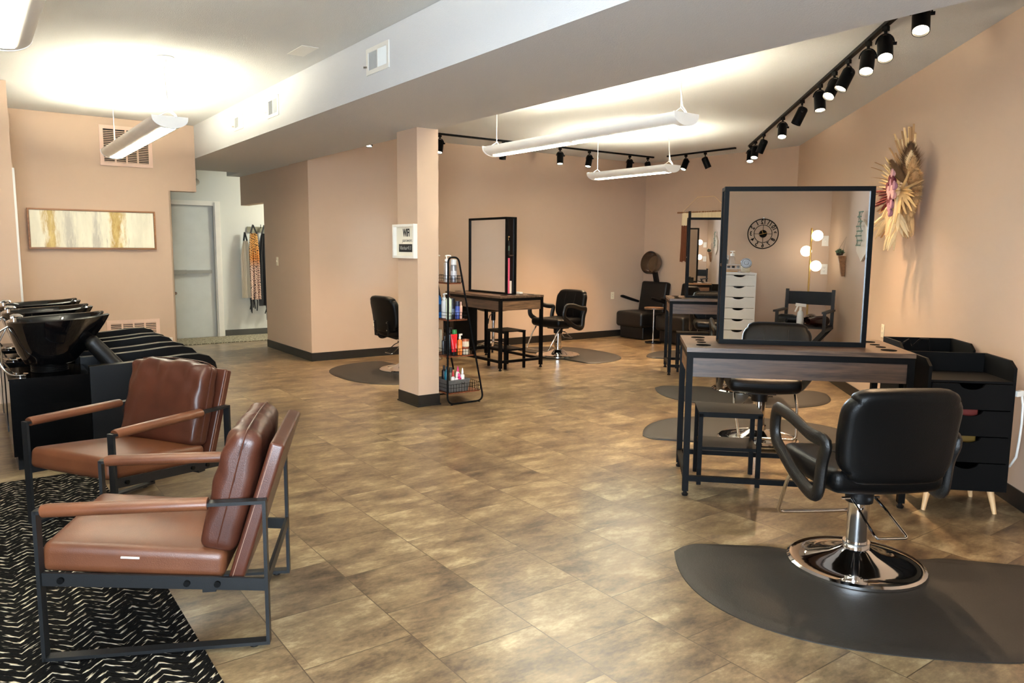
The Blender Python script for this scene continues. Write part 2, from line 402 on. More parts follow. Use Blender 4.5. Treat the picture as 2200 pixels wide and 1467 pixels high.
win_wall('wall_south', 'window_1', TS(-3.9, -.45)[:2], (.5 ** .5, -.5 ** .5), 4.6, 3.05, 4.4, .25, 2.65)
wall('wall_side', (-3.1, 2.4, 0), (-3.0, 8.1, H - .002), PAINT)
wall('wall_end', (-3.0, 8.0, 0), (-.45, 8.1, H - .002), PAINT)
# pillar
struct(MB().span((3.215, 5.845, 0), (3.425, 6.215, HB)).obj('wall_pillar', PAINT, smooth=False))
struct(MB().span((3.209, 5.839, 0), (3.431, 6.221, .105)).span((3.201, 5.831, 0), (3.439, 6.229, .012)).obj('baseboard_pillar', BASEB, smooth=False, bevel=.002))
bt = .007
struct(MB().span((XW - bt, YB - bt, 0), (9.2, YB, .105)).obj('baseboard_rear', BASEB, smooth=False))
struct(MB().span((XW - bt, YB, 0), (XW, 10.64, .105)).obj('baseboard_middle', BASEB, smooth=False))
struct(MB().span((3.27, YD - bt, 0), (6.1, YD, .1)).obj('baseboard_north', mat('grey_vinyl_base', (70, 70, 66), rough=.5), smooth=False))
struct(MB().span((9.2 - bt, 6.14, 0), (9.2, YB - bt, .105)).obj('baseboard_far', BASEB, smooth=False))
struct(MB().prism(ts_poly([(TW - bt, WS), (TW, WS), (TW, 10.84), (TW - bt, 10.84)]), 0, .105).obj('baseboard_right', BASEB, smooth=False))
# corridor door
DG = mat('grey_door_paint', (196, 200, 196), rough=.45)
d = struct(MB().span((2.30, YD - .025, .012), (3.125, YD - .003, 2.015)).obj('door_1', DG, smooth=False, bevel=.002))
fr = MB()
fr.span((3.14, YD - .06, 0), (3.245, YD - .001, 2.09)).span((2.18, YD - .06, 0), (2.285, YD - .001, 2.09)).span((2.285, YD - .06, 2.02), (3.14, YD - .001, 2.09)).span((3.16, YD - .075, 0), (3.225, YD - .06, 2.07))
fr.obj('door_frame', WHITEM, d, smooth=False, bevel=.003)
MB().span((2.36, YD - .075, .99), (2.72, YD - .026, 1.05)).span((2.72, YD - .065, .995), (3.09, YD - .026, 1.045)).obj('panic_bar', mat('panic_bar_grey', (146, 146, 140), rough=.4), d, smooth=False, bevel=.004)
MB().cyl((2.55, YD - .07, .70), (2.55, YD - .026, .70), .022).obj('lock_cylinder', CHROMED, d)
# jamb at the corridor mouth
struct(MB().span((1.99, YP - .002, 0), (2.005, YP + .155, 2.05)).span((2.005, YP + .09, 0), (2.03, YP + .155, 2.05)).obj('trim_2', mat('jamb_paint', (164, 142, 118), rough=.5), smooth=False))

# ------------------------------------------------------------------ floor coverings
tag(MB().rbox((-.55, 3.4, .003), (2.3, 3.8, .006), .0028, 4).obj('area_rug', RUGM), 'black area rug with broken ivory chevron lines under the armchairs', 'rug')
tag(MB().rbox((3.35, 11.75, .006), (2.0, .8, .012), .005, 4).obj('runner_rug', MATW), 'flat woven cream and grey rug in front of the corridor door', 'rug')
def mat_shape():
    pts = []
    for i in range(61):                                   # rounded far side
        a = PI + PI * i / 60; ex = 2 / 2.5
        c, s_ = math.cos(a), math.sin(a)
        pts.append((.84 * math.copysign(abs(c) ** ex, c), .80 * math.copysign(abs(s_) ** ex, s_)))
    top = rpoly([(.84, 0), (.78, .1), (.40, .13), (.30, .09), (-.30, .09), (-.40, .13), (-.78, .1), (-.84, 0)], .12)
    return pts + top[6:-6]
def make_mat():
    sh = mat_shape(); mb = MB(); n = len(sh)
    rings = []
    for k, z in ((1, .0), (1.0, .004), (.975, .012), (.93, .014)):
        rings.append([mb.bm.verts.new((x * k, y * k, z)) for x, y in sh])
    for A, B in zip(rings, rings[1:]):
        for j in range(n): mb.bm.faces.new((A[j], A[(j + 1) % n], B[(j + 1) % n], B[j]))
    mb.bm.faces.new(rings[-1]); mb.bm.faces.new(rings[0][::-1])
    return mb.me('anti_fatigue_mat')
MATME = make_mat()
MATS = [(TS(1.07, 3.49), R45, 'dark rubber floor mat under the salon chair that has its back to us'),
        (TS(.95, 5.73), R45 + PI, 'dark floor mat under the salon chair behind the big-mirror station'),
        (TS(1.10, 7.80), R45, 'dark floor mat between the two stations by the diagonal wall'),
        ((6.31, 7.72, 0), PI / 2, 'dark floor mat under the salon chair that faces the pillar-side station'),
        ((4.04, 7.68, 0), -PI / 2, 'dark floor mat partly hidden by the pillar, below the turned-away chair'),
        (TS(1.05, 10.05), R45 + PI, 'dark floor mat seen through the legs of the second diagonal station')]
for loc, rz, lb in MATS:
    o = tag(link('floor_mat', MATME, MATG), lb, 'mat', 'rubber mats under the salon chairs'); o.location = loc; o.rotation_euler = (0, 0, rz)

# ------------------------------------------------------------------ lounge armchairs
def make_armchair(loc, rz, label):
    t = thing('armchair', label, 'armchair', loc, rz, 'leather armchairs on the rug')
    D, Wd, AH = .365, .30, .53
    for sx in (-1, 1):
        x = sx * Wd
        mb = MB()
        mb.bar((x, -D, .014), (x, D, .014), .04, .012).bar((x, -D, AH), (x, D, AH), .04, .012)
        mb.bar((x, D, .008), (x, D, AH + .006), .012, .04, (1, 0, 0)).bar((x, -D, .008), (x, -D, AH + .006), .012, .04, (1, 0, 0))
        mb.bar((x, -D, .225), (x, D, .295), .012, .045)
        f = mb.obj('side_frame', CHARM, t, bevel=.002)
        for yy in (.30, -.10, -.20):
            z = .225 + (yy + D) / (2 * D) * .07
            MB().cyl((x - sx * .004, yy, z), (x + sx * .016, yy, z), .011, n=10).obj('bolt', BLACKM, f)
        for yy in (D - .05, -D + .05): MB().cyl((x, yy, 0), (x, yy, .01), .016, n=10).obj('glide', BPLAST, f)
        MB().tube([(x, D - .02, AH), (x, D - .03, AH + .002), (x, .0, AH + .001), (x, -.17, AH), (x, -.178, AH)], [.021, .0225, .0225, .0225, .021], 14, flat=1.28).obj('arm_sleeve', LEATH, t)
    MB().bar((-Wd, -.17, .215), (Wd, -.17, .215), .045, .012).bar((-Wd, D - .16, .272), (Wd, D - .16, .272), .045, .012).bar((-Wd, -D, .24), (Wd, -D, .24), .012, .04).obj('cross_bar', CHARM, t, bevel=.002)
    a = math.atan2(.07, .6)
    MB().rbox((0, .075, .325), (.555, .60, .105), .03, 8, (0, .0, .012), Matrix.Rotation(a, 3, 'X')).obj('seat_cushion', LEATH, t)
    th = math.radians(18)
    Mb = Matrix.Rotation(th, 3, 'X')
    c0 = Vector((0, -.330, .472))
    MB().rbox(c0, (.565, .052, .535), .012, 6, (0, 0, 0), Mb).obj('back_panel', LEATHSH, t)
    for sx in (-1, 1):
        MB().tube([Mb @ Vector((sx * .283, .012, z)) + c0 for z in (-.255, .255)], .0011, 5).obj('edge_stitching', THREAD, t)
    rr = random.Random(3)
    ph = [rr.uniform(0, 6) for _ in range(6)]
    def crumple(o):
        x, y, z = o
        top = max(0, (z + .02) / .24); edge = min(1, abs(x) / .27)
        wv = math.sin(x * 55 + ph[0] + z * 22) * .5 + math.sin(x * 31 - z * 48 + ph[1]) * .6 + math.sin(x * 85 + z * 15 + ph[2]) * .3
        k = .0062 * (top ** 1.4) + .0055 * edge ** 3
        dent = -.016 * math.exp(-((x + .05) / .13) ** 2 - ((z + .03) / .07) ** 2) - .010 * math.exp(-((x - .07) / .05) ** 2 - ((z - .07 - x * .8) / .10) ** 2)
        y2 = y + (wv * k + dent if y > 0 else wv * k * .4)
        z2 = z + (math.sin(x * 62 + ph[3]) * .0028 + math.sin(x * 27 + ph[4]) * .0045) * max(0, z / .23) ** 3 - .012 * edge ** 6 * max(0, z / .23)
        return (x, y2 - .012 * max(0, z / .23) ** 2 * (1 if y > 0 else -1), z2)
    Mc = Matrix.Rotation(math.radians(15.5), 3, 'X')
    cc = Vector((0, -.248, .557))
    MB().rbox(cc, (.545, .125, .445), .034, 26, (0, .022, .010), Mc, crumple).obj('back_cushion', LEATHSH, t)
    cs = MB()
    cpts = [(x, .0, .2275 + .010 * (1 - (x / .26) ** 2) - .012 * (abs(x) / .27) ** 6) for x in [-.25 + .5 * i / 24 for i in range(25)]]
    cpts = [(.2735, 0, z) for z in (-.2, -.1, 0, .1, .19)][::1] + cpts[::-1] + [(-.2735, 0, z) for z in (.19, .1, 0, -.1, -.2)]
    cs.tube([Mc @ Vector(p) + cc for p in cpts], .0026, 6); cs.obj('cushion_seam', LEATHSH, t)
    return t
def rz_for(dx, dy): return math.atan2(-dx, dy)
c1 = make_armchair((.600, 2.992, .0065), rz_for(-.899, .438), 'brown leather armchair in front, its metal side frame towards us, white tag on seat')
MB().box((-.2795, .088, .343), (.005, .06, .006), Matrix.Rotation(.11, 3, 'X')).obj('care_tag', WHITEP, c1, smooth=False)
make_armchair((.662, 4.317, .0065), rz_for(-.857, -.515), 'brown leather armchair standing between the other armchair and the wash basins')

# ------------------------------------------------------------------ salon chairs
def salon_chair(loc, rz, label):
    t = thing('salon_chair', label, 'chair', loc, rz, 'black hydraulic salon chairs')
    MB().lathe([(.285, .014), (.292, .016), (.292, .028), (.280, .036), (.262, .030), (.20, .040), (.11, .068), (.07, .09), (.052, .10), (0.0001, .10)], 44).lathe([(.0001, .014), (.285, .014)], 44).obj('base', CHROME, t)
    MB().cyl((0, 0, .095), (0, 0, .125), .058, n=24).cyl((0, 0, .12), (0, 0, .31), .045, n=24).obj('column', CHROME, t)
    MB().cyl((0, 0, .31), (0, 0, .375), .058, .062, n=24).box((0, 0, .385), (.2, .2, .025)).obj('pump_head', BPLAST, t)
    for i, o in enumerate([1]):
        lv = fillet3([(-.055, -.03, .335), (-.06, -.10, .31), (-.05, -.235, .225), (.09, -.235, .225), (.06, -.10, .31), (.055, -.03, .335)], .02)
        MB().tube(lv, .0055, 8).cyl((-.1, -.03, .335), (.075, -.03, .335), .006, n=8).obj('pump_lever', CHROME, t)
    def seatf(o):
        x, y, z = o
        return (x * (1 + .05 * y), y, z + .012 * (y / .24) ** 2 + .012 * (x / .26) ** 2)
    se = MB().rbox((0, .02, .448), (.50, .50, .105), .045, 8, (0, 0, .012), None, seatf).obj('seat', BVINYL, t)
    sm = MB()
    for x in (-.085, .085): sm.tube([(x, y, .514 + .012 * (y / .25) ** 2 - (.02 if abs(y) > .2 else 0)) for y in [-.2 + .45 * i / 12 for i in range(13)]], .003, 6)
    sm.obj('seam', BVINYL2, se)
    def backf(o):
        x, y, z = o
        return (x * (1 - .05 * max(0, -z / .2)), y + .30 * x * x - .05 * (z / .2) ** 2 * .4, z + .01 * (1 - (x / .25) ** 2) * (1 if z > 0 else 0))
    Mb = Matrix.Rotation(math.radians(9), 3, 'X')
    def shape(o):
        # large-radius corners in the x/z outline
        x, y, z = o; r = .10; hx, hz = .25, .19
        ax, az = abs(x), abs(z)
        if ax > hx - r and az > hz - r:
            dx, dz = ax - (hx - r), az - (hz - r); L_ = math.hypot(dx, dz); m_ = max(dx, dz)
            k = m_ / L_ if L_ else 1
            x = math.copysign(hx - r + dx * k, x); z = math.copysign(hz - r + dz * k, z)
        return backf((x, y, z))
    bc = Vector((0, -.262, .672))
    bk = MB().rbox(bc, (.50, .085, .40), .035, 12, (0, .012, 0), Mb, shape).obj('backrest', BVINYL, t)
    sm = MB()
    for x in (-.085, .085):
        sm.tube([Mb @ Vector(shape((x, .053 - .03 * (abs(z) / .19) ** 6, z))) + bc for z in [-.17 + .34 * i / 10 for i in range(11)]], .003, 6)
    sm.obj('seam', BVINYL2, bk)
    for x in (-.13, .13): MB().bar((x, -.20, .395), (x, -.305, .43), .035, .01).bar((x, -.305, .425), (x, -.315, .60), .035, .008).obj('back_bracket', BVINYL, t)
    for x in (-.13, .13):
        for z in (.50, .585): MB().cyl((x, -.312 - (z - .42) * .02, z), (x, -.324 - (z - .42) * .02, z), .007, n=10).obj('bracket_screw', CHROME, t)
    for sx in (-1, 1):
        x0 = sx * .302
        lp = [(x0 * .93, -.225, .645), (x0, -.12, .645), (x0 * 1.03, .06, .69), (x0 * 1.03, .20, .70), (x0, .235, .60), (x0, .215, .535), (x0 * .96, .03, .43), (x0 * .93, -.11, .385), (x0 * .92, -.165, .40), (x0 * .92, -.18, .55)]
        pts = []
        k = len(lp)
        for i in range(k):
            p, a, b = Vector(lp[i]), Vector(lp[i - 1]), Vector(lp[(i + 1) % k])
            rr_ = .045; da, db = a - p, b - p
            p0, p1 = p + da.normalized() * min(rr_, da.length * .45), p + db.normalized() * min(rr_, db.length * .45)
            for j in range(5):
                u = j / 4; pts.append(p0 * (1 - u) ** 2 + p * 2 * u * (1 - u) + p1 * u * u)
        MB().tube(pts, .022, 12, closed=True, flat=1.45).obj('armrest', BVINYL2, t)
    fp = fillet3([(-.21, .20, .40), (-.215, .26, .33), (-.19, .40, .12), (.19, .40, .12), (.215, .26, .33), (.21, .20, .40)], .035)
    MB().tube(fp, .0095, 10).obj('footrest', CHROME, t)
    return t
CH = [(TS(1.03, 3.47), R45 + .24, 'black salon chair with its back to us, facing the biggest mirror'),
      (TS(.955, 5.73), R45 + PI, 'black salon chair behind the big-mirror station, seat facing us'),
      (TS(1.12, 7.80), R45 - .05, 'black salon chair between the two stations by the diagonal wall, facing the second one'),
      ((6.31, 7.66, 0), PI / 2 + .15, 'black salon chair with a single round base, facing the station beside the pillar'),
      ((4.06, 7.70, 0), -PI / 2 + .1, 'black salon chair half hidden by the pillar, turned to the station'),
      (TS(1.05, 10.0), R45 + PI, 'black salon chair behind the second diagonal station, near the dryer chairs')]
sc0 = salon_chair(*CH[0])
for loc, rz, lb in CH[1:]: dup(sc0, loc, rz, lb)
for ch in list(sc0.children):                                       # the chair in front has a plain back
    if ch.name.startswith('bracket_screw') or ch.name.startswith('back_bracket'): bpy.data.objects.remove(ch)

# ------------------------------------------------------------------ styling stations (local: x = length, y = depth, origin at front edge centre of the front side)
def station(loc, rz, label, hole=True):
    t = thing('styling_station', label, 'salon station', loc, rz, 'double sided styling stations')
    L, D, T = 1.215, .635, .87
    MB().box((0, D / 2, T - .0125), (L, D, .025)).obj('tabletop', TABLEW, t, smooth=False, bevel=.002)
    lg = .035
    for x in (-L / 2 + .02, L / 2 - .02):
        for y in (.02, D - .02):
            a = MB().box((x, y, (T - .025 + .03) / 2), (lg, lg, T - .055)).obj('leg', BLACKM, t, smooth=False, bevel=.002)
            MB().lathe([(.0001, 0), (.017, 0), (.02, .012), (.012, .018), (.008, .032), (.0001, .032)], 14, Matrix.Translation((x, y, 0))).obj('glide', BPLAST, a)
    for y in (.02, D - .02):
        MB().box((0, y, .828), (L - .075, lg, .034)).obj('upper_rail', BLACKM, t, smooth=False, bevel=.002); MB().box((0, y, .105), (L - .075, lg * .8, .03)).obj('lower_rail', BLACKM, t, smooth=False, bevel=.002)
    for x in (-L / 2 + .02, L / 2 - .02):
        MB().box((x, D / 2, .828), (lg, D - .075, .034)).obj('upper_rail', BLACKM, t, smooth=False, bevel=.002); MB().box((x, D / 2, .105), (lg * .8, D - .075, .03)).obj('lower_rail', BLACKM, t, smooth=False, bevel=.002)
    for y in (.022, D - .022): MB().box((0, y, .7565), (L - .075, .016, .109)).obj('apron_panel', RUSTW, t, smooth=False)
    for x in (-L / 2 + .022, L / 2 - .022): MB().box((x, D / 2, .7565), (.016, D - .075, .109)).obj('side_panel', RUSTWY, t, smooth=False)
    for sx in (-1, 1):
        for y, r in ((.125, .042), (.265, .027), (.375, .027), (.515, .042)):
            MB().cyl((sx * .505, y, T + .0003), (sx * .505, y, T + .0025), r, n=24).obj('tool_hole', HOLEM, t)
    # mirror cabinet: open shelves in both ends, mirror on both faces
    Wm, Dm, Hm = .82, .15, .912; y0 = D / 2 - Dm / 2 - .02; z0 = T + .0005; e = .026
    cab = MB()
    for y in (y0, y0 + Dm - e):
        for sx in (-1, 1): cab.span((sx * Wm / 2, y, z0), (sx * (Wm / 2 - e), y + e, z0 + Hm))
        cab.span((-Wm / 2 + e, y, z0), (Wm / 2 - e, y + e, z0 + e)).span((-Wm / 2 + e, y, z0 + Hm - e), (Wm / 2 - e, y + e, z0 + Hm))
    for sx in (-1, 1):
        cab.span((sx * Wm / 2, y0 + e, z0), (sx * (Wm / 2 - e), y0 + Dm - e, z0 + .012)).span((sx * Wm / 2, y0 + e, z0 + Hm - .022), (sx * (Wm / 2 - e), y0 + Dm - e, z0 + Hm))
    c = cab.obj('mirror_frame', BLACKM, t, smooth=False, bevel=.002)
    MB().span((-Wm / 2 + e, y0 + .034, z0 + .001), (Wm / 2 - e, y0 + .04, z0 + Hm - .001)).span((-Wm / 2 + e, y0 + Dm - .04, z0 + .001), (Wm / 2 - e, y0 + Dm - .034, z0 + Hm - .001)).span((-Wm / 2 + .16, y0 + .04, z0 + .001), (-Wm / 2 + .17, y0 + Dm - .04, z0 + Hm - .001)).span((Wm / 2 - .17, y0 + .04, z0 + .001), (Wm / 2 - .16, y0 + Dm - .04, z0 + Hm - .001)).obj('cabinet_core', CORE, t, smooth=False)
    for sx in (-1, 1):
        MB().span((sx * (Wm / 2 - .002), y0 + .042, z0 + .455), (sx * (Wm / 2 - .155), y0 + Dm - .042, z0 + .47)).obj('end_shelf', RUSTW, t, smooth=False)
    for y, g in ((y0 + .012, -1), (y0 + Dm - .012, 1)):
        MB().span((-Wm / 2 + e - .001, y, z0 + e - .001), (Wm / 2 - e + .001, y - g * .02, z0 + Hm - e + .001)).obj('mirror', MIRROR, c, smooth=False)
    return t
S1 = station(TS(.9225, 4.335), R45, 'styling station with the biggest mirror, wood tabletop with black tool holes')
S2 = dup(S1, TS(1.025, 8.655), R45 + .03, 'styling station behind the biggest mirror, mostly hidden, in front of the dryer chairs')
S3 = dup(S1, (4.945, 7.66, 0), -PI / 2, 'styling station near the pillar, its mirror showing a plain beige wall')
cdy = thing('tool_caddy', 'black tool caddy on the far side of the big-mirror tabletop, seen in the second mirror', 'caddy', TS(1.12, 4.86, .8705), R45)
MB().box((0, 0, .045), (.24, .10, .09)).obj('box', BCART, cdy, smooth=False, bevel=.004)
MB().tube([(-.16, 0, .0), (-.16, 0, .10), (-.14, 0, .15), (-.10, 0, .155)], .014, 8).obj('holder', BPLAST, cdy)
def footstool(loc, rz, label):
    t = thing('footrest_stand', label, 'footrest', loc, rz, 'two tier steel stands under the stations')
    L, D, T = .37, .30, .447
    for x in (-L / 2 + .013, L / 2 - .013):
        for y in (-D / 2 + .013, D / 2 - .013): MB().box((x, y, (T - .006) / 2), (.026, .026, T - .006)).obj('leg', BLACKM, t, smooth=False, bevel=.002)
    MB().box((0, 0, T), (L + .004, D + .004, .012)).span((-L / 2, -D / 2, T - .025), (L / 2, -D / 2 + .02, T - .006)).span((-L / 2, D / 2 - .02, T - .025), (L / 2, D / 2, T - .006)).obj('top', BLACKM, t, smooth=False, bevel=.002)
    MB().box((0, 0, .225), (L - .03, D - .03, .02)).obj('lower_shelf', BLACKM, t, smooth=False, bevel=.002)
    return t
f1 = footstool(TS(.603, 4.72), R45, 'black two tier steel stand below the tabletop of the big-mirror station')
dup(f1, TS(.72, 9.03), R45, 'black two tier steel stand below the second diagonal station')
dup(f1, (5.22, 7.31, 0), -PI / 2, 'black two tier steel stand below the station near the pillar')

# ------------------------------------------------------------------ backwash units
def superell(a, rx, ry, e):
    c, s_ = math.cos(a), math.sin(a)
    return rx * math.copysign(abs(c) ** e, c), ry * math.copysign(abs(s_) ** e, s_)
def bowl_mesh():
    mb = MB(); n = 56; rings = []
    def rim(a):
        x, y = superell(a, .272, .235, .78)
        d = abs(math.atan2(math.sin(a), math.cos(a)))            # angle from the neck side
        horn = math.exp(-((d - .50) / .26) ** 2); dip = math.exp(-(d / .26) ** 4)
        z = .30 + .010 * horn - .050 * dip + .008 * (x / .3)
        return x + .06 * horn - .05 * dip, y * (1 - .05 * dip), z
    def ring(k, zk, inset=0, dz=0):
        r = []
        for j in range(n):
            a = 2 * PI * j / n; X, Y, Z = rim(a); bx, by = .115 * math.cos(a) - .035, .115 * math.sin(a)
            kb = min(1, k) ** .48; k_ = k if inset else kb + (k - kb) * (.5 + .5 * math.cos(a)) ** 2
            m_ = 1 - inset / math.hypot(X, Y)
            r.append(mb.bm.verts.new((bx + (X * m_ - bx) * k_, by + (Y * m_ - by) * k_, (Z + dz) * zk)))
        return r
    for k, zk in ((0, 0), (.10, .06), (.35, .28), (.62, .55), (.85, .80), (.96, .94), (1, 1)): rings.append(ring(k, zk))
    rings.append(ring(1, 1, .012, .008)); rings.append(ring(1, 1, .028, .004)); rings.append(ring(.95, .95, .035))
    for k, zk in ((.8, .72), (.55, .50), (.25, .36), (.05, .32)): rings.append(ring(k, zk, .03))
    for A, B in zip(rings, rings[1:]):
        for j in range(n): mb.bm.faces.new((A[j], A[(j + 1) % n], B[(j + 1) % n], B[j]))
    mb.bm.faces.new(rings[0][::-1]); mb.bm.faces.new(rings[-1])
    return mb
def backwash(loc, label):
    t = thing('backwash_unit', label, 'wash basin', loc, 0, 'black backwash units in a row')
    MB().span((.0, -.26, .09), (.44, .26, .575)).obj('cabinet', BLAM, t, smooth=False, bevel=.004)
    MB().span((.02, -.24, 0), (.42, .24, .09)).obj('plinth', BLAM, t, smooth=False)
    MB().span((-.004, -.264, .575), (.445, .264, .585)).obj('cabinet_top', BLAM, t, smooth=False, bevel=.003)
    pr = []
    for i in range(5): z = .585 + i * .012; pr += [(.104, z), (.110, z + .006), (.104, z + .012)]
    MB().lathe([(.0001, .585)] + pr + [(.0001, .645)], 36, Matrix.Translation((.24, 0, 0))).obj('pedestal', BPLAST, t)
    b = bowl_mesh(); bmesh.ops.transform(b.bm, matrix=Matrix.Translation((.292, 0, .632)) @ Matrix.Rotation(-.02, 4, 'Y'), verts=b.bm.verts)
    b.obj('basin', BGLOSS, t)
    f = MB().cyl((.055, -.09, .925), (.055, -.09, .955), .020, .018).obj('faucet', CHROME, t)
    MB().tube([(.04, -.09, .955), (.06, -.09, .962), (.095, -.09, .966)], [.016, .017, .008], 10, flat=1.3).obj('lever', CHROME, f)
    MB().tube(fillet3([(.05, .06, .92), (.05, .06, .955), (.09, .05, .96), (.11, .05, .945)], .012), .009, 8).obj('spray_head', CHROME, t)
    h = fillet3([(.03, -.05, .90), (-.04, -.07, .86), (-.06, -.10, .74), (-.02, -.13, .63), (.02, -.17, .593), (.08, -.19, .592), (.12, -.14, .592), (.09, -.10, .592)], .06, 6)
    MB().tube(h, .007, 8).obj('supply_hose', CHROME, t)
    MB().tube([(.02, -.03, .90), (-.03, -.06, .80), (-.02, -.09, .68), (.03, -.06, .60), (.05, -.07, .588)], .006, 8).lathe([(.0001, 0), (.022, 0), (.022, .01), (.0001, .014)], 14, Matrix.Translation((.05, -.07, .586))).obj('drain_hose', CHROMED, t)
    for sy in (-1, 1):
        top = [(.44, .63), (.62, .635), (.84, .648), (1.02, .664), (1.12, .664), (1.185, .645), (1.225, .60), (1.24, .53), (1.235, .46)]
        poly = [(.44, .10), (.44, .63)] + top[1:] + [(1.19, .40), (1.0, .36), (.94, .10)]
        M_ = Matrix(((1, 0, 0, 0), (0, 0, 1, sy * .245 - .035), (0, 1, 0, 0), (0, 0, 0, 1)))
        MB().prism(poly, 0, .07, M_).obj('arm', BVINYL, t, bevel=.018)
        p = MB()
        for dy in (-.028, .028): p.tube([(x, sy * .245 + dy, z - .004) for x, z in top], .0045, 6)
        p.obj('arm_highlight', ARMHL, t)  # thin strips drawn as the glint on each arm edge
    MB().rbox((.97, 0, .40), (.52, .415, .12), .05, 6, (0, 0, .012)).obj('seat', BVINYL, t)
    MB().rbox((.615, 0, .60), (.09, .415, .52), .04, 6, (.01, 0, 0), Matrix.Rotation(-.66, 3, 'Y')).obj('backrest', BVINYL2, t)
    MB().span((.46, -.2, .0), (.90, .2, .34)).obj('seat_base', BVINYL, t, smooth=False, bevel=.01)
    return t
BX = .178
u1 = backwash((BX, 5.805, 0), 'black basin and recliner next to the brown armchairs, first in its row of three')
dup(u1, (BX, 6.60, 0), 0, 'black basin and recliner in the middle of the row of three wash units')
dup(u1, (BX, 7.33, 0), 0, 'black basin and recliner at the end of the row towards the painting')

# ------------------------------------------------------------------ hooded dryer chairs
def dryer_chair(loc, rz, label, table=False):
    t = thing('hooded_dryer_chair', label, 'dryer chair', loc, rz, 'hooded dryer chairs in the corner')
    MB().rbox((0, -.02, .31), (.58, .64, .24), .05, 7, (0, 0, .012)).obj('seat', BVINYL2, t)
    MB().rbox((0, -.06, .105), (.52, .56, .205), .02, 5).obj('base', BVINYL2, t)
    MB().rbox((0, -.285, .64), (.56, .12, .52), .04, 7, (0, .008, 0), Matrix.Rotation(.16, 3, 'X')).obj('backrest', BVINYL2, t)
    MB().tube([(.255, -.215, .44), (.262, -.24, .62), (.258, -.29, .84), (.22, -.31, .88)], .006, 6).obj('back_piping', BVINYL2, t)
    for sx in (-1, 1):
        MB().tube([(sx * .33, -.26, .56), (sx * .33, -.1, .60), (sx * .33, .10, .655), (sx * .33, .14, .66)], [.02, .024, .024, .018], 10).obj('armrest', BPLAST, t)
    MB().span((-.02, -.43, .0), (.12, -.40, .88)).span((-.12, -.47, .3), (.30, -.43, .86)).obj('rear_frame', BLACKM, t, smooth=False, bevel=.004)
    MB().bar((.02, -.37, .82), (.02, -.30, 1.06), .075, .05).obj('hood_arm', BPLAST, t, bevel=.01)
    hp = [(.0001, .17), (.08, .160), (.14, .128), (.175, .072), (.185, 0), (.185, -.03), (.181, -.03), (.181, 0), (.170, .068), (.134, .12), (.075, .15), (.0001, .158)]
    Mh = Matrix.Translation((.02, -.19, 1.205)) @ Matrix.Rotation(math.radians(-80), 4, 'X') @ Matrix.Rotation(PI, 4, 'X')
    hd = MB().lathe(hp, 40, Mh).obj('hood', mat('smoked_hood_plastic', (80, 60, 44), rough=.15, coat=.3), t)
    MB().lathe([(.0001, .125), (.02, .125), (.12, .105), (.13, .09), (.0001, .112)], 32, Mh).obj('air_grille', mat('hood_grille', (82, 60, 40), rough=.22), hd)
    return t
d1 = dryer_chair((8.80, 8.58, 0), PI / 2, 'black hooded dryer chair in the back corner, brown domed hood raised')
d2 = dup(d1, (8.80, 7.72, 0), PI / 2, 'second hooded dryer chair, mostly hidden behind the second diagonal station')
for ch in list(d2.children):
    if ch.name.split('.')[0] in ('hood', 'hood_arm'):
        for g in list(ch.children): bpy.data.objects.remove(g)
        bpy.data.objects.remove(ch)
tb = thing('side_table', 'small wood topped table on a dark stem between the dryer chairs', 'table', (8.46, 7.99, 0))
MB().cyl((0, 0, .52), (0, 0, .545), .145, n=32).obj('table_top', RUSTWY, tb)
MB().cyl((0, 0, .02), (0, 0, .52), .011).obj('stem', CHROME, tb)
MB().cyl((0, 0, 0), (0, 0, .02), .12, n=24).obj('foot', BPLAST, tb)

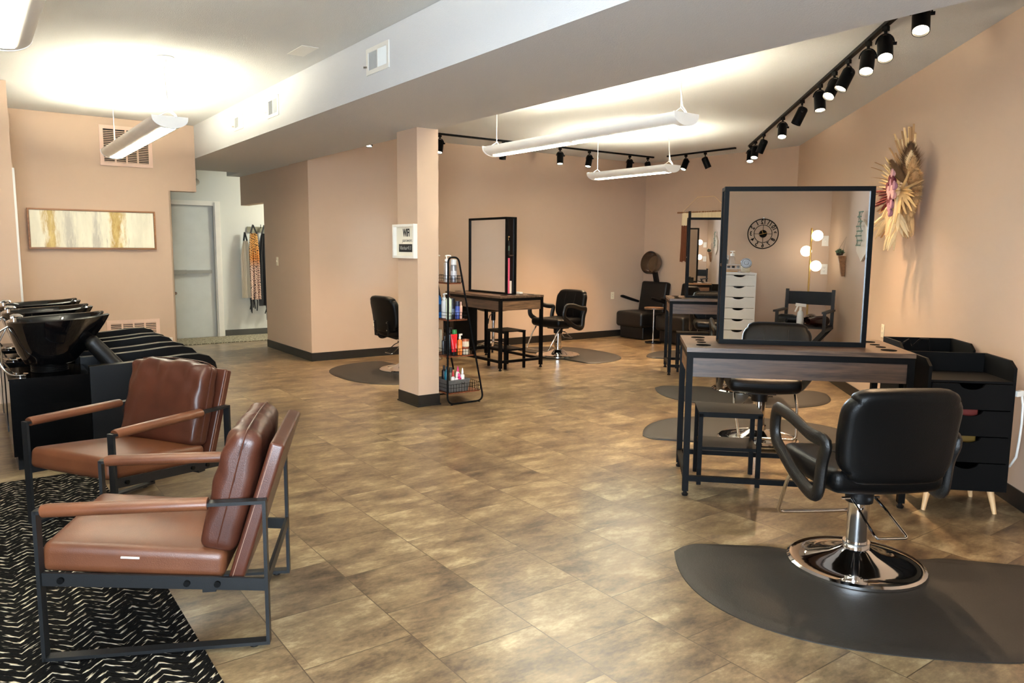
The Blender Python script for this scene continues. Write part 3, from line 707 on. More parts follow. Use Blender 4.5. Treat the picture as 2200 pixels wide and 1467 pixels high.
# ------------------------------------------------------------------ pendants
def pendant(name, label, x, y0, y1, zt=2.365, segs=2, cord=.45):
    L = y1 - y0; t = thing('pendant_light', label, 'pendant light', (x, (y0 + y1) / 2, zt), 0, 'white linear pendant lights')
    W2, Dp = .125, .07
    n = 16; prof = [(W2 * math.cos(a), -Dp * math.sin(a)) for a in [PI * i / n for i in range(n + 1)]]
    rim = .012
    def ext(pts, a, b, closed=False):
        mb = MB(); k = len(pts)
        vs = [(p[0], a, p[1]) for p in pts] + [(p[0], b, p[1]) for p in pts]
        fs = [(i, i + 1, k + i + 1, k + i) for i in range(k - 1)]
        if closed: fs.append((k - 1, 0, k, 2 * k - 1)); fs += [tuple(range(k)), tuple(range(2 * k - 1, k - 1, -1))]
        return mb.faces(vs, fs)
    outer = [(px_, pz) for px_, pz in prof]; inner = [(px_ * .93, pz * .88) for px_, pz in prof][::-1]
    ext([(W2, rim)] + outer + [(-W2, rim)] + [(-W2 * .93, rim)] + inner + [(W2 * .93, rim)], -L / 2 + .012, L / 2 - .012, True).obj('housing', PENDM, t)
    for sy in (-1, 1):
        ca = MB(); pts = [(W2 + .004, rim + .004)] + [(p[0] * 1.03, p[1] * 1.05) for p in prof] + [(-W2 - .004, rim + .004)]
        v = [(p[0], sy * L / 2 - .012 * (sy > 0), p[1]) for p in pts] + [(p[0], sy * L / 2 + .012 * (sy < 0), p[1]) for p in pts]; k = len(pts)
        ca.faces(v, [tuple(range(k)), tuple(range(2 * k - 1, k - 1, -1))] + [(i, (i + 1) % k, k + (i + 1) % k, k + i) for i in range(k)]).obj('end_cap', PENDM, t, smooth=False)
    gap = .05; ln = (L - .14 - gap * (segs - 1)) / segs
    for i in range(segs):
        a = -L / 2 + .07 + i * (ln + gap)
        pp = [(W2 * 1.005 * math.cos(q), -Dp * 1.03 * math.sin(q) - .0015) for q in [PI * (.37 + .26 * j / 8) for j in range(9)]]
        pq = [(p[0], p[1] + .004) for p in pp][::-1]
        ext(pp + pq, a, a + ln, True).obj('diffuser', LENS, t)
        MB().cyl((-.04, a + .02, -.02), (-.04, a + ln - .02, -.02), .014, n=10).cyl((.04, a + .02, -.02), (.04, a + ln - .02, -.02), .014, n=10).obj('lamp_tube', TUBEL if x < 2 else TUBE, t)
    for sy in (-1, 1):
        y = sy * (L / 2 - .06); mb = MB()
        mb.tube([(-.08, y, rim), (0, y, .06), (.08, y, rim)], .0022, 6).cyl((0, y, .055), (0, y, H - zt - .004), .0022, n=6)
        mb.obj('suspension_cable', WHITEP, t)
        r = .062 if sy < 0 else .03
        MB().lathe([(.0001, 0), (r, 0), (r, -.006), (r * .6, -.012), (.012, -.016), (.0001, -.018)][::-1], 24, Matrix.Translation((0, y, H - zt - .0015))).obj('ceiling_canopy', WHITEM, t)
        if sy < 0:
            cp = [(.006, y, H - zt - .01), (-.012, y + .01, .36), (-.004, y, .18), (.02, y, .07), (.055, y - .005, .035), (.065, y + .01, rim)]
            MB().tube(cp, .004, 6).obj('power_cord', WHITEP, t)
    return t
pendant('a', 'long white pendant light over the wash basins, in front of the big wall vent', 1.325, 6.22, 8.80)
pendant('b', 'long white pendant light beyond the beam, by the ceiling spot track', 4.21, 3.72, 6.14)
pendant('c', 'short white pendant light, the smaller one in front of the far wall corner', 6.62, 6.03, 7.36, segs=1)
pendant('d', 'white pendant light cut off by the upper corner of the photo, over the armchairs', .20, 1.75, 4.27)
tag(MB().lathe([(.0001, -.02), (.03, -.02), (.075, -.006), (.075, -.001), (.0001, -.001)], 28, Matrix.Translation((1.43, 6.75, H))).obj('ceiling_fitting', WHITEM), 'small round white fitting on the ceiling just past the pendant cord', 'ceiling fitting')

# ------------------------------------------------------------------ spot tracks
def track(label, p, q):
    o = MB().bar((p[0], p[1], H - .0115), (q[0], q[1], H - .0115), .035, .022).obj('light_track', BLACKM, None, smooth=False, bevel=.002)
    return tag(o, label, 'light track')
track('black ceiling track along the rear wall, disappearing behind the beam', (3.62, 8.25), (8.62, 8.25))
track('short black ceiling track parallel to the far end wall, two spots on it', (8.68, 8.02), (8.68, 6.78))
track('long black ceiling track running towards us beside the diagonal wall', TS(1.50, 10.75)[:2], TS(1.50, 4.4)[:2])
_spot = {}
LEFTW, BACKW = Vector((-.809, .588, 0)), Vector((-.588, -.809, 0))
def spot(label, xy, lean, back, lit=True, power=1.0):
    """lean / back: how far the can tips along the two floor directions"""
    d = LEFTW * lean + BACKW * back + Vector((0, 0, -1)); d.normalize(); az = math.atan2(d.y, d.x)
    t = thing('track_spotlight', label, 'spotlight', (xy[0], xy[1], H - .023), 0, 'black cylinder spots on the ceiling tracks')
    ax = Vector((-math.sin(az), math.cos(az), 0))
    piv = Vector((0, 0, -.105))
    MB().box((0, 0, -.014), (.032, .032, .028)).cyl((0, 0, -.028), (0, 0, -.045), .010, n=10).obj('track_adapter', BLACKM, t, smooth=False)
    up = [Vector((0, 0, -.045)) + ax * (.052 * math.cos(a)) + Vector((0, 0, -.06 + .06 * math.sin(a))) for a in [PI * i / 12 for i in range(13)]]
    MB().tube(up, .0045, 6).cyl(piv + ax * .045, piv + ax * .066, .010, n=10).obj('yoke', BLACKM, t)
    u = d.orthogonal().normalized(); v = d.cross(u)
    M_ = Matrix(((u.x, v.x, d.x, 0), (u.y, v.y, d.y, 0), (u.z, v.z, d.z, 0), (0, 0, 0, 1)))
    M_.translation = piv - d * .045
    MB().lathe([(.0001, 0), (.03, .002), (.040, .010), (.045, .022), (.045, .165), (.041, .165), (.040, .12), (.0001, .115)], 24, M_).obj('can', BLACKM, t)
    if lit:
        b = MB().lathe([(.0001, .120), (.034, .122), (.0395, .150), (.034, .157), (.0001, .160)], 20, M_).obj('bulb', BULB, t)
        l = bpy.data.lights.new('spot_lamp', 'SPOT'); l.energy = SPOT_W * power; l.color = SPOT_COL; l.spot_size = math.radians(80); l.spot_blend = .7; l.shadow_soft_size = .03
        o = bpy.data.objects.new('spot_lamp', l); COL.objects.link(o); o.parent = t; o.location = piv + d * .128
        o.rotation_euler = d.to_track_quat('-Z', 'Y').to_euler()
    else:
        MB().lathe([(.0001, .120), (.034, .122), (.036, .14), (.0001, .146)], 20, M_).obj('bulb', mat('frosted_bulb', (180, 176, 165), rough=.3), t)
    return t
def tsp(s): return TS(1.50, s)[:2]
spot('lit spotlight on the diagonal-wall track whose top is cut off by the beam', tsp(4.55), .25, .55, True, .45)
spot('lit spotlight on the diagonal-wall track, first one fully clear of the beam', tsp(5.15), .22, .62, True, .45)
spot('lit spotlight half covered by the bigger one in front, diagonal-wall track', tsp(5.50), .30, .55, True, .45)
spot('spotlight leaning over with a thin bright rim, third clear one along the diagonal-wall track', tsp(5.98), .50, .12)
spot('lit spotlight tilted steeply, just past the rim-lit leaning one', tsp(6.36), .62, .50)
spot('upright lit spotlight pointing straight down, middle of the diagonal-wall track', tsp(6.82), .02, .30)
spot('dark unlit spotlight leaning sideways, just past the upright one', tsp(7.50), .42, -.12, False)
spot('lit spotlight between the two dark ones on the diagonal-wall track', tsp(8.42), .18, .50)
spot('dark unlit spotlight close to the far end of the diagonal-wall track', tsp(9.60), .35, -.15, False)
spot('lit spotlight at the far end of the diagonal-wall track, in front of its pair', tsp(10.22), .22, .45)
spot('lit spotlight at the very end of the diagonal-wall track, last of its pair', tsp(10.62), .15, .45)
YT = 8.25
spot('lit spotlight peeking out from under the beam above the light wall patch', (3.92, YT), .1, 0.29)
spot('lit spotlight on the rear track directly beside the pillar top', (4.86, YT), .08, 0.29)
spot('unlit spotlight on the rear track hidden behind the long pendant', (5.82, YT), .1, -.3, False)
spot('lit upright spotlight on the rear track, first one clear of the long pendant', (6.78, YT), .0, 0.26)
spot('lit spotlight on the rear track, second one clear of the long pendant', (7.32, YT), .18, 0.27)
spot('lit spotlight on the rear track shining just above the short pendant', (8.12, YT), .12, 0.29)
spot('dark spotlight at the corner end of the rear track, behind the short pendant', (8.50, YT), -.2, -.1, False)
spot('lit tilted spotlight on the short end-wall track', (8.68, 7.66), .38, 0.27)
spot('dark spotlight on the short end-wall track, leaning the other way', (8.68, 7.30), -.45, .05, False)

# ------------------------------------------------------------------ walls: vents, painting, plates
VENTM = mat('vent_paint', (222, 190, 170), rough=.5)
DARK = mat('vent_cavity', (18, 16, 15), rough=.9)
def vent(label, x0, x1, z0, z1, cols, pitch, y=YP):
    t = thing('return_air_vent', label, 'air vent', ((x0 + x1) / 2, y - .001, (z0 + z1) / 2))
    w_, h_ = (x1 - x0) / 2, (z1 - z0) / 2; b = .04
    f = MB().span((-w_, -.012, -h_), (w_, 0, -h_ + b)).span((-w_, -.012, h_ - b), (w_, 0, h_)).span((-w_, -.012, -h_ + b), (-w_ + b, 0, h_ - b)).span((w_ - b, -.012, -h_ + b), (w_, 0, h_ - b))
    for i in range(1, cols):
        x = -w_ + b + (2 * w_ - 2 * b) * i / cols; f.span((x - .009, -.011, -h_ + b), (x + .009, 0, h_ - b))
    f.obj('frame', VENTM, t, smooth=False)
    s_ = MB(); z = -h_ + b + pitch * .4
    while z < h_ - b - .003:
        s_.box((0, -.005, z), (2 * w_ - 2 * b, .012, .003), Matrix.Rotation(.7, 3, 'X')); z += pitch
    s_.obj('slats', VENTM, t, smooth=False)
    MB().span((-w_ + b, -.0012, -h_ + b), (w_ - b, -.0002, h_ - b)).obj('cavity', DARK, t, smooth=False)
    return t
vent('big square slatted return vent high on the wall behind the pendant light', 1.30, 1.835, 2.295, 2.735, 4, .0195)
vent('wide slatted vent low on the wall behind the wash recliners', 1.27, 1.825, .27, .56, 4, .0195)
tag(MB().box((1.90, YP - .03, .30), (.10, .055, .06)).obj('baseboard_heater_end', WHITEM, None, smooth=False, bevel=.006), 'small white box low on the wall by the corridor mouth', 'wall box')
def register(label, y0, y1, z0, z1):
    t = thing('supply_register', label, 'air vent', (2.2995, (y0 + y1) / 2, (z0 + z1) / 2), 0, 'white registers on the beam side')
    w_, h_ = (y1 - y0) / 2, (z1 - z0) / 2; b = .028
    MB().span((-.008, -w_, -h_), (0, w_, -h_ + b)).span((-.008, -w_, h_ - b), (0, w_, h_)).span((-.008, -w_, -h_ + b), (0, -w_ + b, h_ - b)).span((-.008, w_ - b, -h_ + b), (0, w_, h_ - b)).span((-.007, -.006, -h_ + b), (0, .006, h_ - b)).obj('frame', WHITEM, t, smooth=False)
    s_ = MB(); n = int((w_ - b) / .011)
    for i in range(n):
        s_.box((-.004, -w_ + b + .006 + i * .011, 0), (.008, .0016, 2 * h_ - 2 * b), Matrix.Rotation(-.5, 3, 'Z'))
        s_.box((-.004, .010 + i * .011, 0), (.008, .0016, 2 * h_ - 2 * b), Matrix.Rotation(1.25, 3, 'Z'))
    s_.obj('slats', mat('register_slats', (206, 206, 200), rough=.45), t, smooth=False)
    MB().span((-.0014, -w_ + b, -h_ + b), (-.0002, w_ - b, h_ - b)).obj('cavity', mat('register_cavity', (120, 124, 124), rough=.8), t, smooth=False)
    MB().bar((-.004, w_ - .012, -h_ * .35), (-.022, w_ + .012, -h_ * .35), .004, .012).obj('damper_lever', CHROMED, t, smooth=False)
register('largest of three white air registers on the beam side, by the camera end', 4.535, 4.865, 2.567, 2.738)
register('white air register on the beam side, middle one of three', 6.635, 6.925, 2.55, 2.722)
register('smallest of three white air registers on the beam side, above the painting wall', 7.66, 7.96, 2.56, 2.71)
tag(MB().span((2.02, 5.32, H - .004), (2.14, 5.62, H - .0012)).obj('ceiling_panel', WHITEM, None, smooth=False), 'faint flat white cover on the ceiling close to the beam', 'ceiling cover')

def painting_mat():
    m = bpy.data.materials.new('abstract_streak_paint'); N, L, P = nodes(m); setc(P, .5, 0)
    tc = N.new('ShaderNodeTexCoord')
    def noise(sc, det, off):
        mp = N.new('ShaderNodeMapping'); mp.inputs['Scale'].default_value = sc; mp.inputs['Location'].default_value = off
        n = N.new('ShaderNodeTexNoise'); n.inputs['Scale'].default_value = 1; n.inputs['Detail'].default_value = det; n.inputs['Roughness'].default_value = .7
        L.new(tc.outputs['Object'], mp.inputs[0]); L.new(mp.outputs[0], n.inputs['Vector']); return n.outputs[0]
    def ramp(inp, st):
        c = N.new('ShaderNodeValToRGB'); c.color_ramp.elements[0].position = st[0][0]; c.color_ramp.elements[0].color = st[0][1]
        c.color_ramp.elements[1].position = st[-1][0]; c.color_ramp.elements[1].color = st[-1][1]
        for p, q in st[1:-1]: k = c.color_ramp.elements.new(p); k.color = q
        L.new(inp, c.inputs[0]); return c.outputs[0]
    def mixc(f, a, b):
        x = N.new('ShaderNodeMix'); x.data_type = 'RGBA'; L.new(f, x.inputs[0]); L.new(a, x.inputs[6])
        if isinstance(b, tuple): x.inputs[7].default_value = b
        else: L.new(b, x.inputs[7])
        return x.outputs[2]
    W0, B1 = (0, 0, 0, 1), (1, 1, 1, 1)
    base = ramp(noise((5, 1, 1.2), 4, (0, 0, 0)), [(.35, lin((226, 220, 196))), (.6, lin((244, 238, 214)))])
    sp = N.new('ShaderNodeSeparateXYZ'); L.new(tc.outputs['Object'], sp.inputs[0])
    def band(c, wd):
        a = N.new('ShaderNodeMath'); a.operation = 'SUBTRACT'; L.new(sp.outputs['X'], a.inputs[0]); a.inputs[1].default_value = c
        b = N.new('ShaderNodeMath'); b.operation = 'ABSOLUTE'; L.new(a.outputs[0], b.inputs[0])
        d = N.new('ShaderNodeMath'); d.operation = 'DIVIDE'; L.new(b.outputs[0], d.inputs[0]); d.inputs[1].default_value = wd
        e = N.new('ShaderNodeMath'); e.operation = 'SUBTRACT'; e.use_clamp = True; e.inputs[0].default_value = 1; L.new(d.outputs[0], e.inputs[1]); return e.outputs[0]
    def mul(a, b):
        n = N.new('ShaderNodeMath'); n.operation = 'MULTIPLY'; L.new(a, n.inputs[0]); L.new(b, n.inputs[1]); return n.outputs[0]
    def add(a, b):
        n = N.new('ShaderNodeMath'); n.operation = 'ADD'; L.new(a, n.inputs[0]); L.new(b, n.inputs[1]); return n.outputs[0]
    streak = noise((17, 1, 4.0), 6, (3, 0, 1))
    gold = mul(add(band(-.42, .16), band(.22, .20)), streak); gold = ramp(gold, [(.27, W0), (.40, B1)])
    grey = mul(add(band(-.24, .17), band(.02, .12)), noise((17, 1, 3.4), 6, (7, 0, 4))); grey = ramp(grey, [(.27, W0), (.46, B1)])
    c = mixc(grey, base, lin((196, 190, 172))); c = mixc(ramp(noise((40, 1, 3), 5, (1, 0, 9)), [(.62, W0), (.70, B1)]), c, lin((176, 170, 150)))
    gcol = ramp(noise((18, 1, 5), 4, (2, 0, 2)), [(.35, lin((176, 140, 70))), (.65, lin((214, 190, 120)))])
    c = mixc(gold, c, gcol); L.new(c, P.inputs['Base Color'])
    return m
px0, px1, pz0, pz1 = .575, 1.825, 1.366, 1.80
pt = thing('framed_painting', 'long abstract painting in cream, gold and grey with thin wooden frame', 'painting', ((px0 + px1) / 2, YP - .001, (pz0 + pz1) / 2))
w_, h_ = (px1 - px0) / 2, (pz1 - pz0) / 2; b = .016
MB().span((-w_, -.045, -h_), (w_, 0, -h_ + b)).span((-w_, -.045, h_ - b), (w_, 0, h_)).span((-w_, -.045, -h_ + b), (-w_ + b, 0, h_ - b)).span((w_ - b, -.045, -h_ + b), (w_, 0, h_ - b)).obj('frame', FRAMEW, pt, smooth=False, bevel=.002)
MB().span((-w_ + b + .004, -.036, -h_ + b + .004), (w_ - b - .004, -.004, h_ - b - .004)).obj('canvas', painting_mat(), pt, smooth=False)
def plate(kind, label, cat, loc, rz, rows, M_=CREAMP):
    """wall plate facing local -y"""
    t = thing(kind, label, cat, loc, rz)
    MB().rbox((0, -.003, 0), (.072, .006, .115), .003, 2).obj('cover_plate', M_, t)
    if rows == 'switch': MB().box((0, -.009, .0), (.010, .012, .022), Matrix.Rotation(.4, 3, 'X')).cyl((0, -.0065, .035), (0, -.005, .035), .004, n=8).cyl((0, -.0065, -.035), (0, -.005, -.035), .004, n=8).obj('toggle', M_, t, smooth=False)
    else:
        f = MB()
        for z in (.02, -.02): f.rbox((0, -.0066, z), (.032, .002, .028), .001, 2)
        f.obj('sockets', M_, t)
        sl = MB()
        for z in (.02, -.02):
            for x in (-.007, .007): sl.box((x, -.0078, z + .003), (.0025, .0006, .009))
            sl.cyl((0, -.0082, z - .008), (0, -.0074, z - .008), .0028, n=8)
        sl.obj('slots', BPLAST, t, smooth=False)
    return t
plate('light_switch', 'single ivory light switch on the dark corridor-side wall', 'light switch', (XW - .0005, 10.13, 1.215), -PI / 2, 'switch')
plate('wall_outlet', 'ivory wall outlet beside the salon chair half hidden by the pillar', 'outlet', (4.295, YB - .0005, .455), 0, 'o')
plate('wall_outlet', 'ivory wall outlet on the rear wall beside the dryer chairs', 'outlet', (8.50, YB - .0005, .67), 0, 'o')
x_, y_, _ = TS(TW - .0005, 6.94); plate('wall_outlet', 'ivory wall outlet on the diagonal wall just above the big-mirror tabletop', 'outlet', (x_, y_, .735), R45 - PI / 2, 'o')
x_, y_, _ = TS(TW - .0005, 5.30); plate('wall_outlet', 'ivory wall outlet partly behind the low black cabinet rim', 'outlet', (x_, y_, .775), R45 - PI / 2, 'o')

# WiFi sign on the pillar (faces -x): local x -> -Y, local y -> +X (into the pillar)
sg = thing('wifi_sign', 'white shadow box frame on the pillar reading WIFI password', 'sign', (3.2145, 6.045, 1.472), -PI / 2)
w_, h_, b, dp = .20, .15, .022, .04
MB().span((-w_, -dp, -h_), (w_, -.001, -h_ + b)).span((-w_, -dp, h_ - b), (w_, -.001, h_)).span((-w_, -dp, -h_ + b), (-w_ + b, -.001, h_ - b)).span((w_ - b, -dp, -h_ + b), (w_, -.001, h_ - b)).obj('frame', WHITEP, sg, smooth=False, bevel=.0015)
MB().span((-w_ + b, -.008, -h_ + b), (w_ - b, -.001, h_ - b)).obj('backing_board', mat('sign_paper', (236, 230, 212), rough=.7), sg, smooth=False)
MB().span((-.125, -.012, -.095), (.118, -.008, -.025)).obj('chalk_label', mat('chalkboard', (34, 31, 27), rough=.8), sg, smooth=False)
INK = mat('black_ink', (18, 16, 15), rough=.6); CHALK = mat('chalk', (188, 184, 172), rough=.8); INKG = mat('grey_ink', (70, 64, 56), rough=.6)
FR = lambda x, y, z: Matrix.Translation((x, y, z)) @ Matrix.Rotation(PI / 2, 4, 'X')
text_mesh('WIFI', .094, INK, sg, 'lettering', FR(.012, -.0095, .072), 0, .001, .66, off=.0022)
text_mesh('password', .050, INKG, sg, 'lettering', FR(.03, -.0095, .008), .35, .0008, .98, off=-.0012)
text_mesh('Vibehair413', .052, CHALK, sg, 'lettering', FR(-.002, -.0132, -.06), .1, .0008, .84, off=-.0012)

# coat rail, aprons, spot in the hall
tag(MB().span((3.655, YD - .022, 1.63), (4.45, YD - .001, 1.72)).obj('hook_rail', mat('olive_board', (126, 124, 104), rough=.6), None, smooth=False, bevel=.003), 'grey-green board with coat hooks on the hall wall', 'coat rail')
hr = bpy.data.objects['hook_rail']
for x in (3.73, 3.86, 4.06, 4.26):
    MB().tube([(x, YD - .022, 1.70), (x, YD - .05, 1.70), (x, YD - .055, 1.755)], .005, 6).obj('coat_hook', BLACKM, hr)
def apron(label, x, w0, zt, zb, m, dy=0, seed=1, cat='apron', bib=.5):
    t = thing('apron', label, cat, (x, YD - .05 - dy, 0))
    rr = random.Random(seed); p1, p2 = rr.uniform(0, 6), rr.uniform(0, 6); mb = MB(); nx, nz = 24, 28; g = []
    for i in range(nz + 1):
        u = i / nz; z = zt - .12 - (zt - .12 - zb) * u; wd = w0 * (bib + (1 - bib) * min(1, u / .30) ** .8)
        row = []
        for k in range(nx + 1):
            v = k / nx * 2 - 1; fold = .022 * math.cos(v * 7 + p1 + u) * (.5 + .5 * u) + .010 * math.sin(v * 15 + p2)
            row.append((v * wd, -.03 - .02 * u + fold, z))
        g.append(row)
    vs = [p for r in g for p in r]; n_ = len(vs); vs2 = [(p[0], p[1] + .006, p[2]) for p in vs]; c_ = nx + 1
    fs = [(i * c_ + k, i * c_ + k + 1, (i + 1) * c_ + k + 1, (i + 1) * c_ + k) for i in range(nz) for k in range(nx)]
    fs2 = [tuple(n_ + q for q in f[::-1]) for f in fs]
    border = [k for k in range(c_)] + [(i + 1) * c_ - 1 for i in range(1, nz + 1)] + [nz * c_ + k for k in range(nx - 1, -1, -1)] + [i * c_ for i in range(nz - 1, 0, -1)]
    fs3 = [(border[i], n_ + border[i], n_ + border[(i + 1) % len(border)], border[(i + 1) % len(border)]) for i in range(len(border))]
    mb.faces(vs + vs2, fs + fs2 + fs3).obj('cloth', m, t)
    s_ = MB(); wb = w0 * bib
    for sx in (-1, 1): s_.bar((sx * wb * .9, -.03, zt - .13), (0, -.004, zt + .01), .024, .008, (0, 1, 0))
    s_.obj('neck_strap', CANVAS, t, smooth=False)
    s_ = MB()
    for q in range(3):
        xx = rr.uniform(-w0 * .8, w0 * .8); s_.tube([(xx, -.025, zb + .1), (xx + .012, -.03, zb - .05), (xx + rr.uniform(-.02, .02), -.03, zb - rr.uniform(.12, .26))], .009, 6, flat=.4)
    s_.obj('tie_string', CANVAS, t)
    return t
def tiger():
    m = bpy.data.materials.new('tiger_print_cloth'); N, L, P = nodes(m); setc(P, .6, 0)
    tc = N.new('ShaderNodeTexCoord'); wv = N.new('ShaderNodeTexWave'); wv.bands_direction = 'DIAGONAL'; wv.inputs['Scale'].default_value = 16; wv.inputs['Distortion'].default_value = 7; wv.inputs['Detail'].default_value = 3
    sp = N.new('ShaderNodeSeparateXYZ'); L.new(tc.outputs['Object'], wv.inputs[0]); L.new(tc.outputs['Object'], sp.inputs[0])
    c1 = N.new('ShaderNodeValToRGB'); E = c1.color_ramp.elements; mr = N.new('ShaderNodeMapRange'); mr.inputs[1].default_value = .5; mr.inputs[2].default_value = 1.7; L.new(sp.outputs['Z'], mr.inputs[0]); L.new(mr.outputs[0], c1.inputs[0])
    E[0].position = .48; E[0].color = lin((206, 176, 158)); E[1].position = .60; E[1].color = lin((208, 138, 62)); k = E.new(.78); k.color = lin((226, 178, 108))
    c2 = N.new('ShaderNodeValToRGB'); c2.color_ramp.elements[0].position = .10; c2.color_ramp.elements[1].position = .20; L.new(wv.outputs[0], c2.inputs[0])
    mx = N.new('ShaderNodeMix'); mx.data_type = 'RGBA'; L.new(c2.outputs[0], mx.inputs[0]); mx.inputs[6].default_value = lin((30, 22, 18)); L.new(c1.outputs[0], mx.inputs[7]); L.new(mx.outputs[2], P.inputs['Base Color'])
    return m
apron('cream satin cape hanging lowest on the hall hooks, behind the tiger print one', 3.605, .085, 1.62, .60, mat('cream_satin', (224, 214, 192), rough=.35), .0, 5, 'cape', .35)
apron('tiger striped orange and pink apron on the first hall hook', 3.705, .078, 1.735, .58, tiger(), .10, 8, 'apron', .7)
apron('black apron on the second hall hook, next to the tiger print one', 3.905, .135, 1.735, .47, CANVAS, .03, 4, 'apron', .42)
hs = thing('hall_spotlight', 'small white spotlight on the hall ceiling above the grey door', 'spotlight', (2.70, 11.25, 2.30))
MB().cyl((0, 0, 0), (-.07, -.09, -.03), .045, .05).obj('lamp_head', WHITEM, hs)
MB().cyl((.0, .0, .02), (0, 0, H - 2.302), .012, n=10).cyl((0, 0, H - 2.33), (0, 0, H - 2.302), .05).obj('mount', WHITEM, hs)
hl = thing('ceiling_lamp', 'round white ceiling lamp in the back room beyond the hall', 'ceiling lamp', (5.1, 11.0, H - .001))
MB().lathe([(.0001, -.05), (.12, -.045), (.15, -.02), (.15, 0), (.0001, 0)], 24).obj('lamp_shade', emis('hall_lamp_glow', (1, .97, .80), HALL_W), hl)

# ------------------------------------------------------------------ product rack by the pillar
rk = thing('product_rack', 'black metal A-frame rack with wood shelves and wire rims beside the pillar', 'rack', (0, 0, 0))
RY0, RY1 = 5.745, 6.20
def rx(z): return 3.845 - (z / 1.335) * .275
for y in (RY0, RY1):
    lp = rpoly([(3.455, .012), (3.466, 1.335), (3.570, 1.335), (3.845, .012)], .075, 7)
    MB().tube([(p[0], y, p[1]) for p in lp], .0085, 10, closed=True).obj('side_frame', BLACKM, rk)
SH = [1.108, .778, .448, .112]
for z in SH:
    x1 = rx(z) - .012
    MB().span((3.47, RY0 + .012, z - .012), (x1, RY1 - .012, z)).obj('shelf', SHELFW, rk, smooth=False, bevel=.002)
    hgt = .062 if z > .2 else .075
    mb = MB()
    for zz in (.002, hgt * .55, hgt): mb.tube([(3.468, RY0 + .008, z + zz), (x1 + .003, RY0 + .008, z + zz), (x1 + .003, RY1 - .008, z + zz), (3.468, RY1 - .008, z + zz)], .0019, 5, closed=True)
    for n_, f_ in ((max(4, int((x1 - 3.47) / .028)), lambda k: (3.468 + (x1 + .003 - 3.468) * k, RY0 + .008)), (14, lambda k: (x1 + .003, RY0 + .008 + (RY1 - RY0 - .016) * k))):
        for i in range(n_ + 1):
            x, y = f_(i / n_); mb.bar((x, y, z), (x, y, z + hgt), .0028, .0028)
    mb.obj('wire_rim', BLACKM, rk)
ft = MB()
for y in (RY0, RY1):
    for x in (3.50, 3.80): ft.cyl((x, y, 0), (x, y, .006), .010, n=10)
ft.obj('glides', BPLAST, rk)
_pm = {}
def pm(c, rough=.35, metal=0):
    k = (c, rough, metal)
    if k not in _pm: _pm[k] = mat('product_plastic', c, rough=rough, metal=metal, var=.03)
    return _pm[k]
def bottle(kind, label, x, y, z, r, h, c, cap, style='flat', group='hair products on the rack', band=None, metal=0, sq=1.0):
    t = thing(kind, label, 'bottle', (x, y, z), 0, group)
    nk = r * .42
    MB().lathe([(.0001, 0), (r * .95, 0), (r, .004), (r, h * .86), (r * .9, h * .92), (nk, h * .97), (nk, h), (.0001, h)], 22, sx=1, sy=sq).obj('body', pm(c, .3, metal), t)
    if band: MB().lathe([(r * 1.008, h * .28), (r * 1.01, h * .29), (r * 1.01, h * .60), (r * 1.008, h * .61)], 22, sx=1, sy=sq).obj('label_band', pm(band), t)
    cm = pm(cap)
    if style == 'flat': MB().lathe([(.0001, h), (nk * 1.15, h), (nk * 1.15, h + .028), (.0001, h + .03)], 16).obj('cap', cm, t)
    elif style == 'wide': MB().lathe([(.0001, h * .93), (r * .96, h * .93), (r * .92, h + .035), (.0001, h + .037)], 18).obj('cap', cm, t)
    elif style == 'pump':
        MB().lathe([(.0001, h), (nk * 1.5, h), (nk * 1.5, h + .018), (.005, h + .02), (.005, h + .045), (.0001, h + .045)], 14).tube([(-.012, 0, h + .045), (.0, 0, h + .05), (.03, 0, h + .05), (.045, 0, h + .044)], .0055, 8).obj('pump', cm, t)
    elif style == 'nozzle': MB().lathe([(.0001, h), (nk * 1.3, h), (nk * 1.2, h + .016), (.004, h + .05), (.0001, h + .052)], 14).obj('nozzle', cm, t)
    elif style == 'spray': MB().lathe([(.0001, h), (nk * 1.2, h), (nk * 1.2, h + .015), (.009, h + .02), (.009, h + .045), (.0001, h + .045)], 12).box((.008, 0, h + .04), (.03, .014, .014)).obj('spray_head', cm, t)
    return t
S_ = [z + .001 for z in SH]
SV = (186, 188, 192)
bottle('pump_bottle', 'silver pump bottle at the back of the top rack shelf, next to the pillar', 3.52, 6.06, S_[0], .030, .19, SV, (238, 236, 228), 'pump', metal=.8)
bottle('pump_bottle', 'silver pump bottle in the middle of the top rack shelf, white pump', 3.505, 5.84, S_[0], .026, .19, SV, (238, 236, 228), 'pump', metal=.8)
bottle('shampoo_bottle', 'grey silver bottle with pale cap at the open end of the top rack shelf', 3.555, 5.80, S_[0], .028, .17, (166, 168, 174), (226, 224, 220), 'wide', band=(206, 206, 208), metal=.7)
bottle('spray_can', 'tall bright blue can with black nozzle on the second rack shelf', 3.51, 5.99, S_[1], .025, .205, (30, 104, 168), (18, 20, 26), 'nozzle', band=(22, 40, 70))
bottle('spray_can', 'tall pale green-white can with dark nozzle on the second rack shelf', 3.503, 5.80, S_[1], .026, .20, (208, 220, 196), (70, 30, 26), 'nozzle')
bottle('pump_bottle', 'white bottle behind the pale can on the second rack shelf', 3.545, 5.95, S_[1], .026, .17, (226, 224, 218), (236, 236, 230), 'pump')
bottle('shampoo_bottle', 'black bottle with white print on the second rack shelf', 3.560, 5.835, S_[1], .026, .15, (24, 26, 34), (22, 24, 30), 'wide', band=(92, 100, 116))
bottle('shampoo_bottle', 'blue violet bottle on the second rack shelf near the sloped post', 3.595, 5.80, S_[1], .021, .125, (62, 80, 160), (30, 34, 60), 'wide', band=(88, 106, 180))
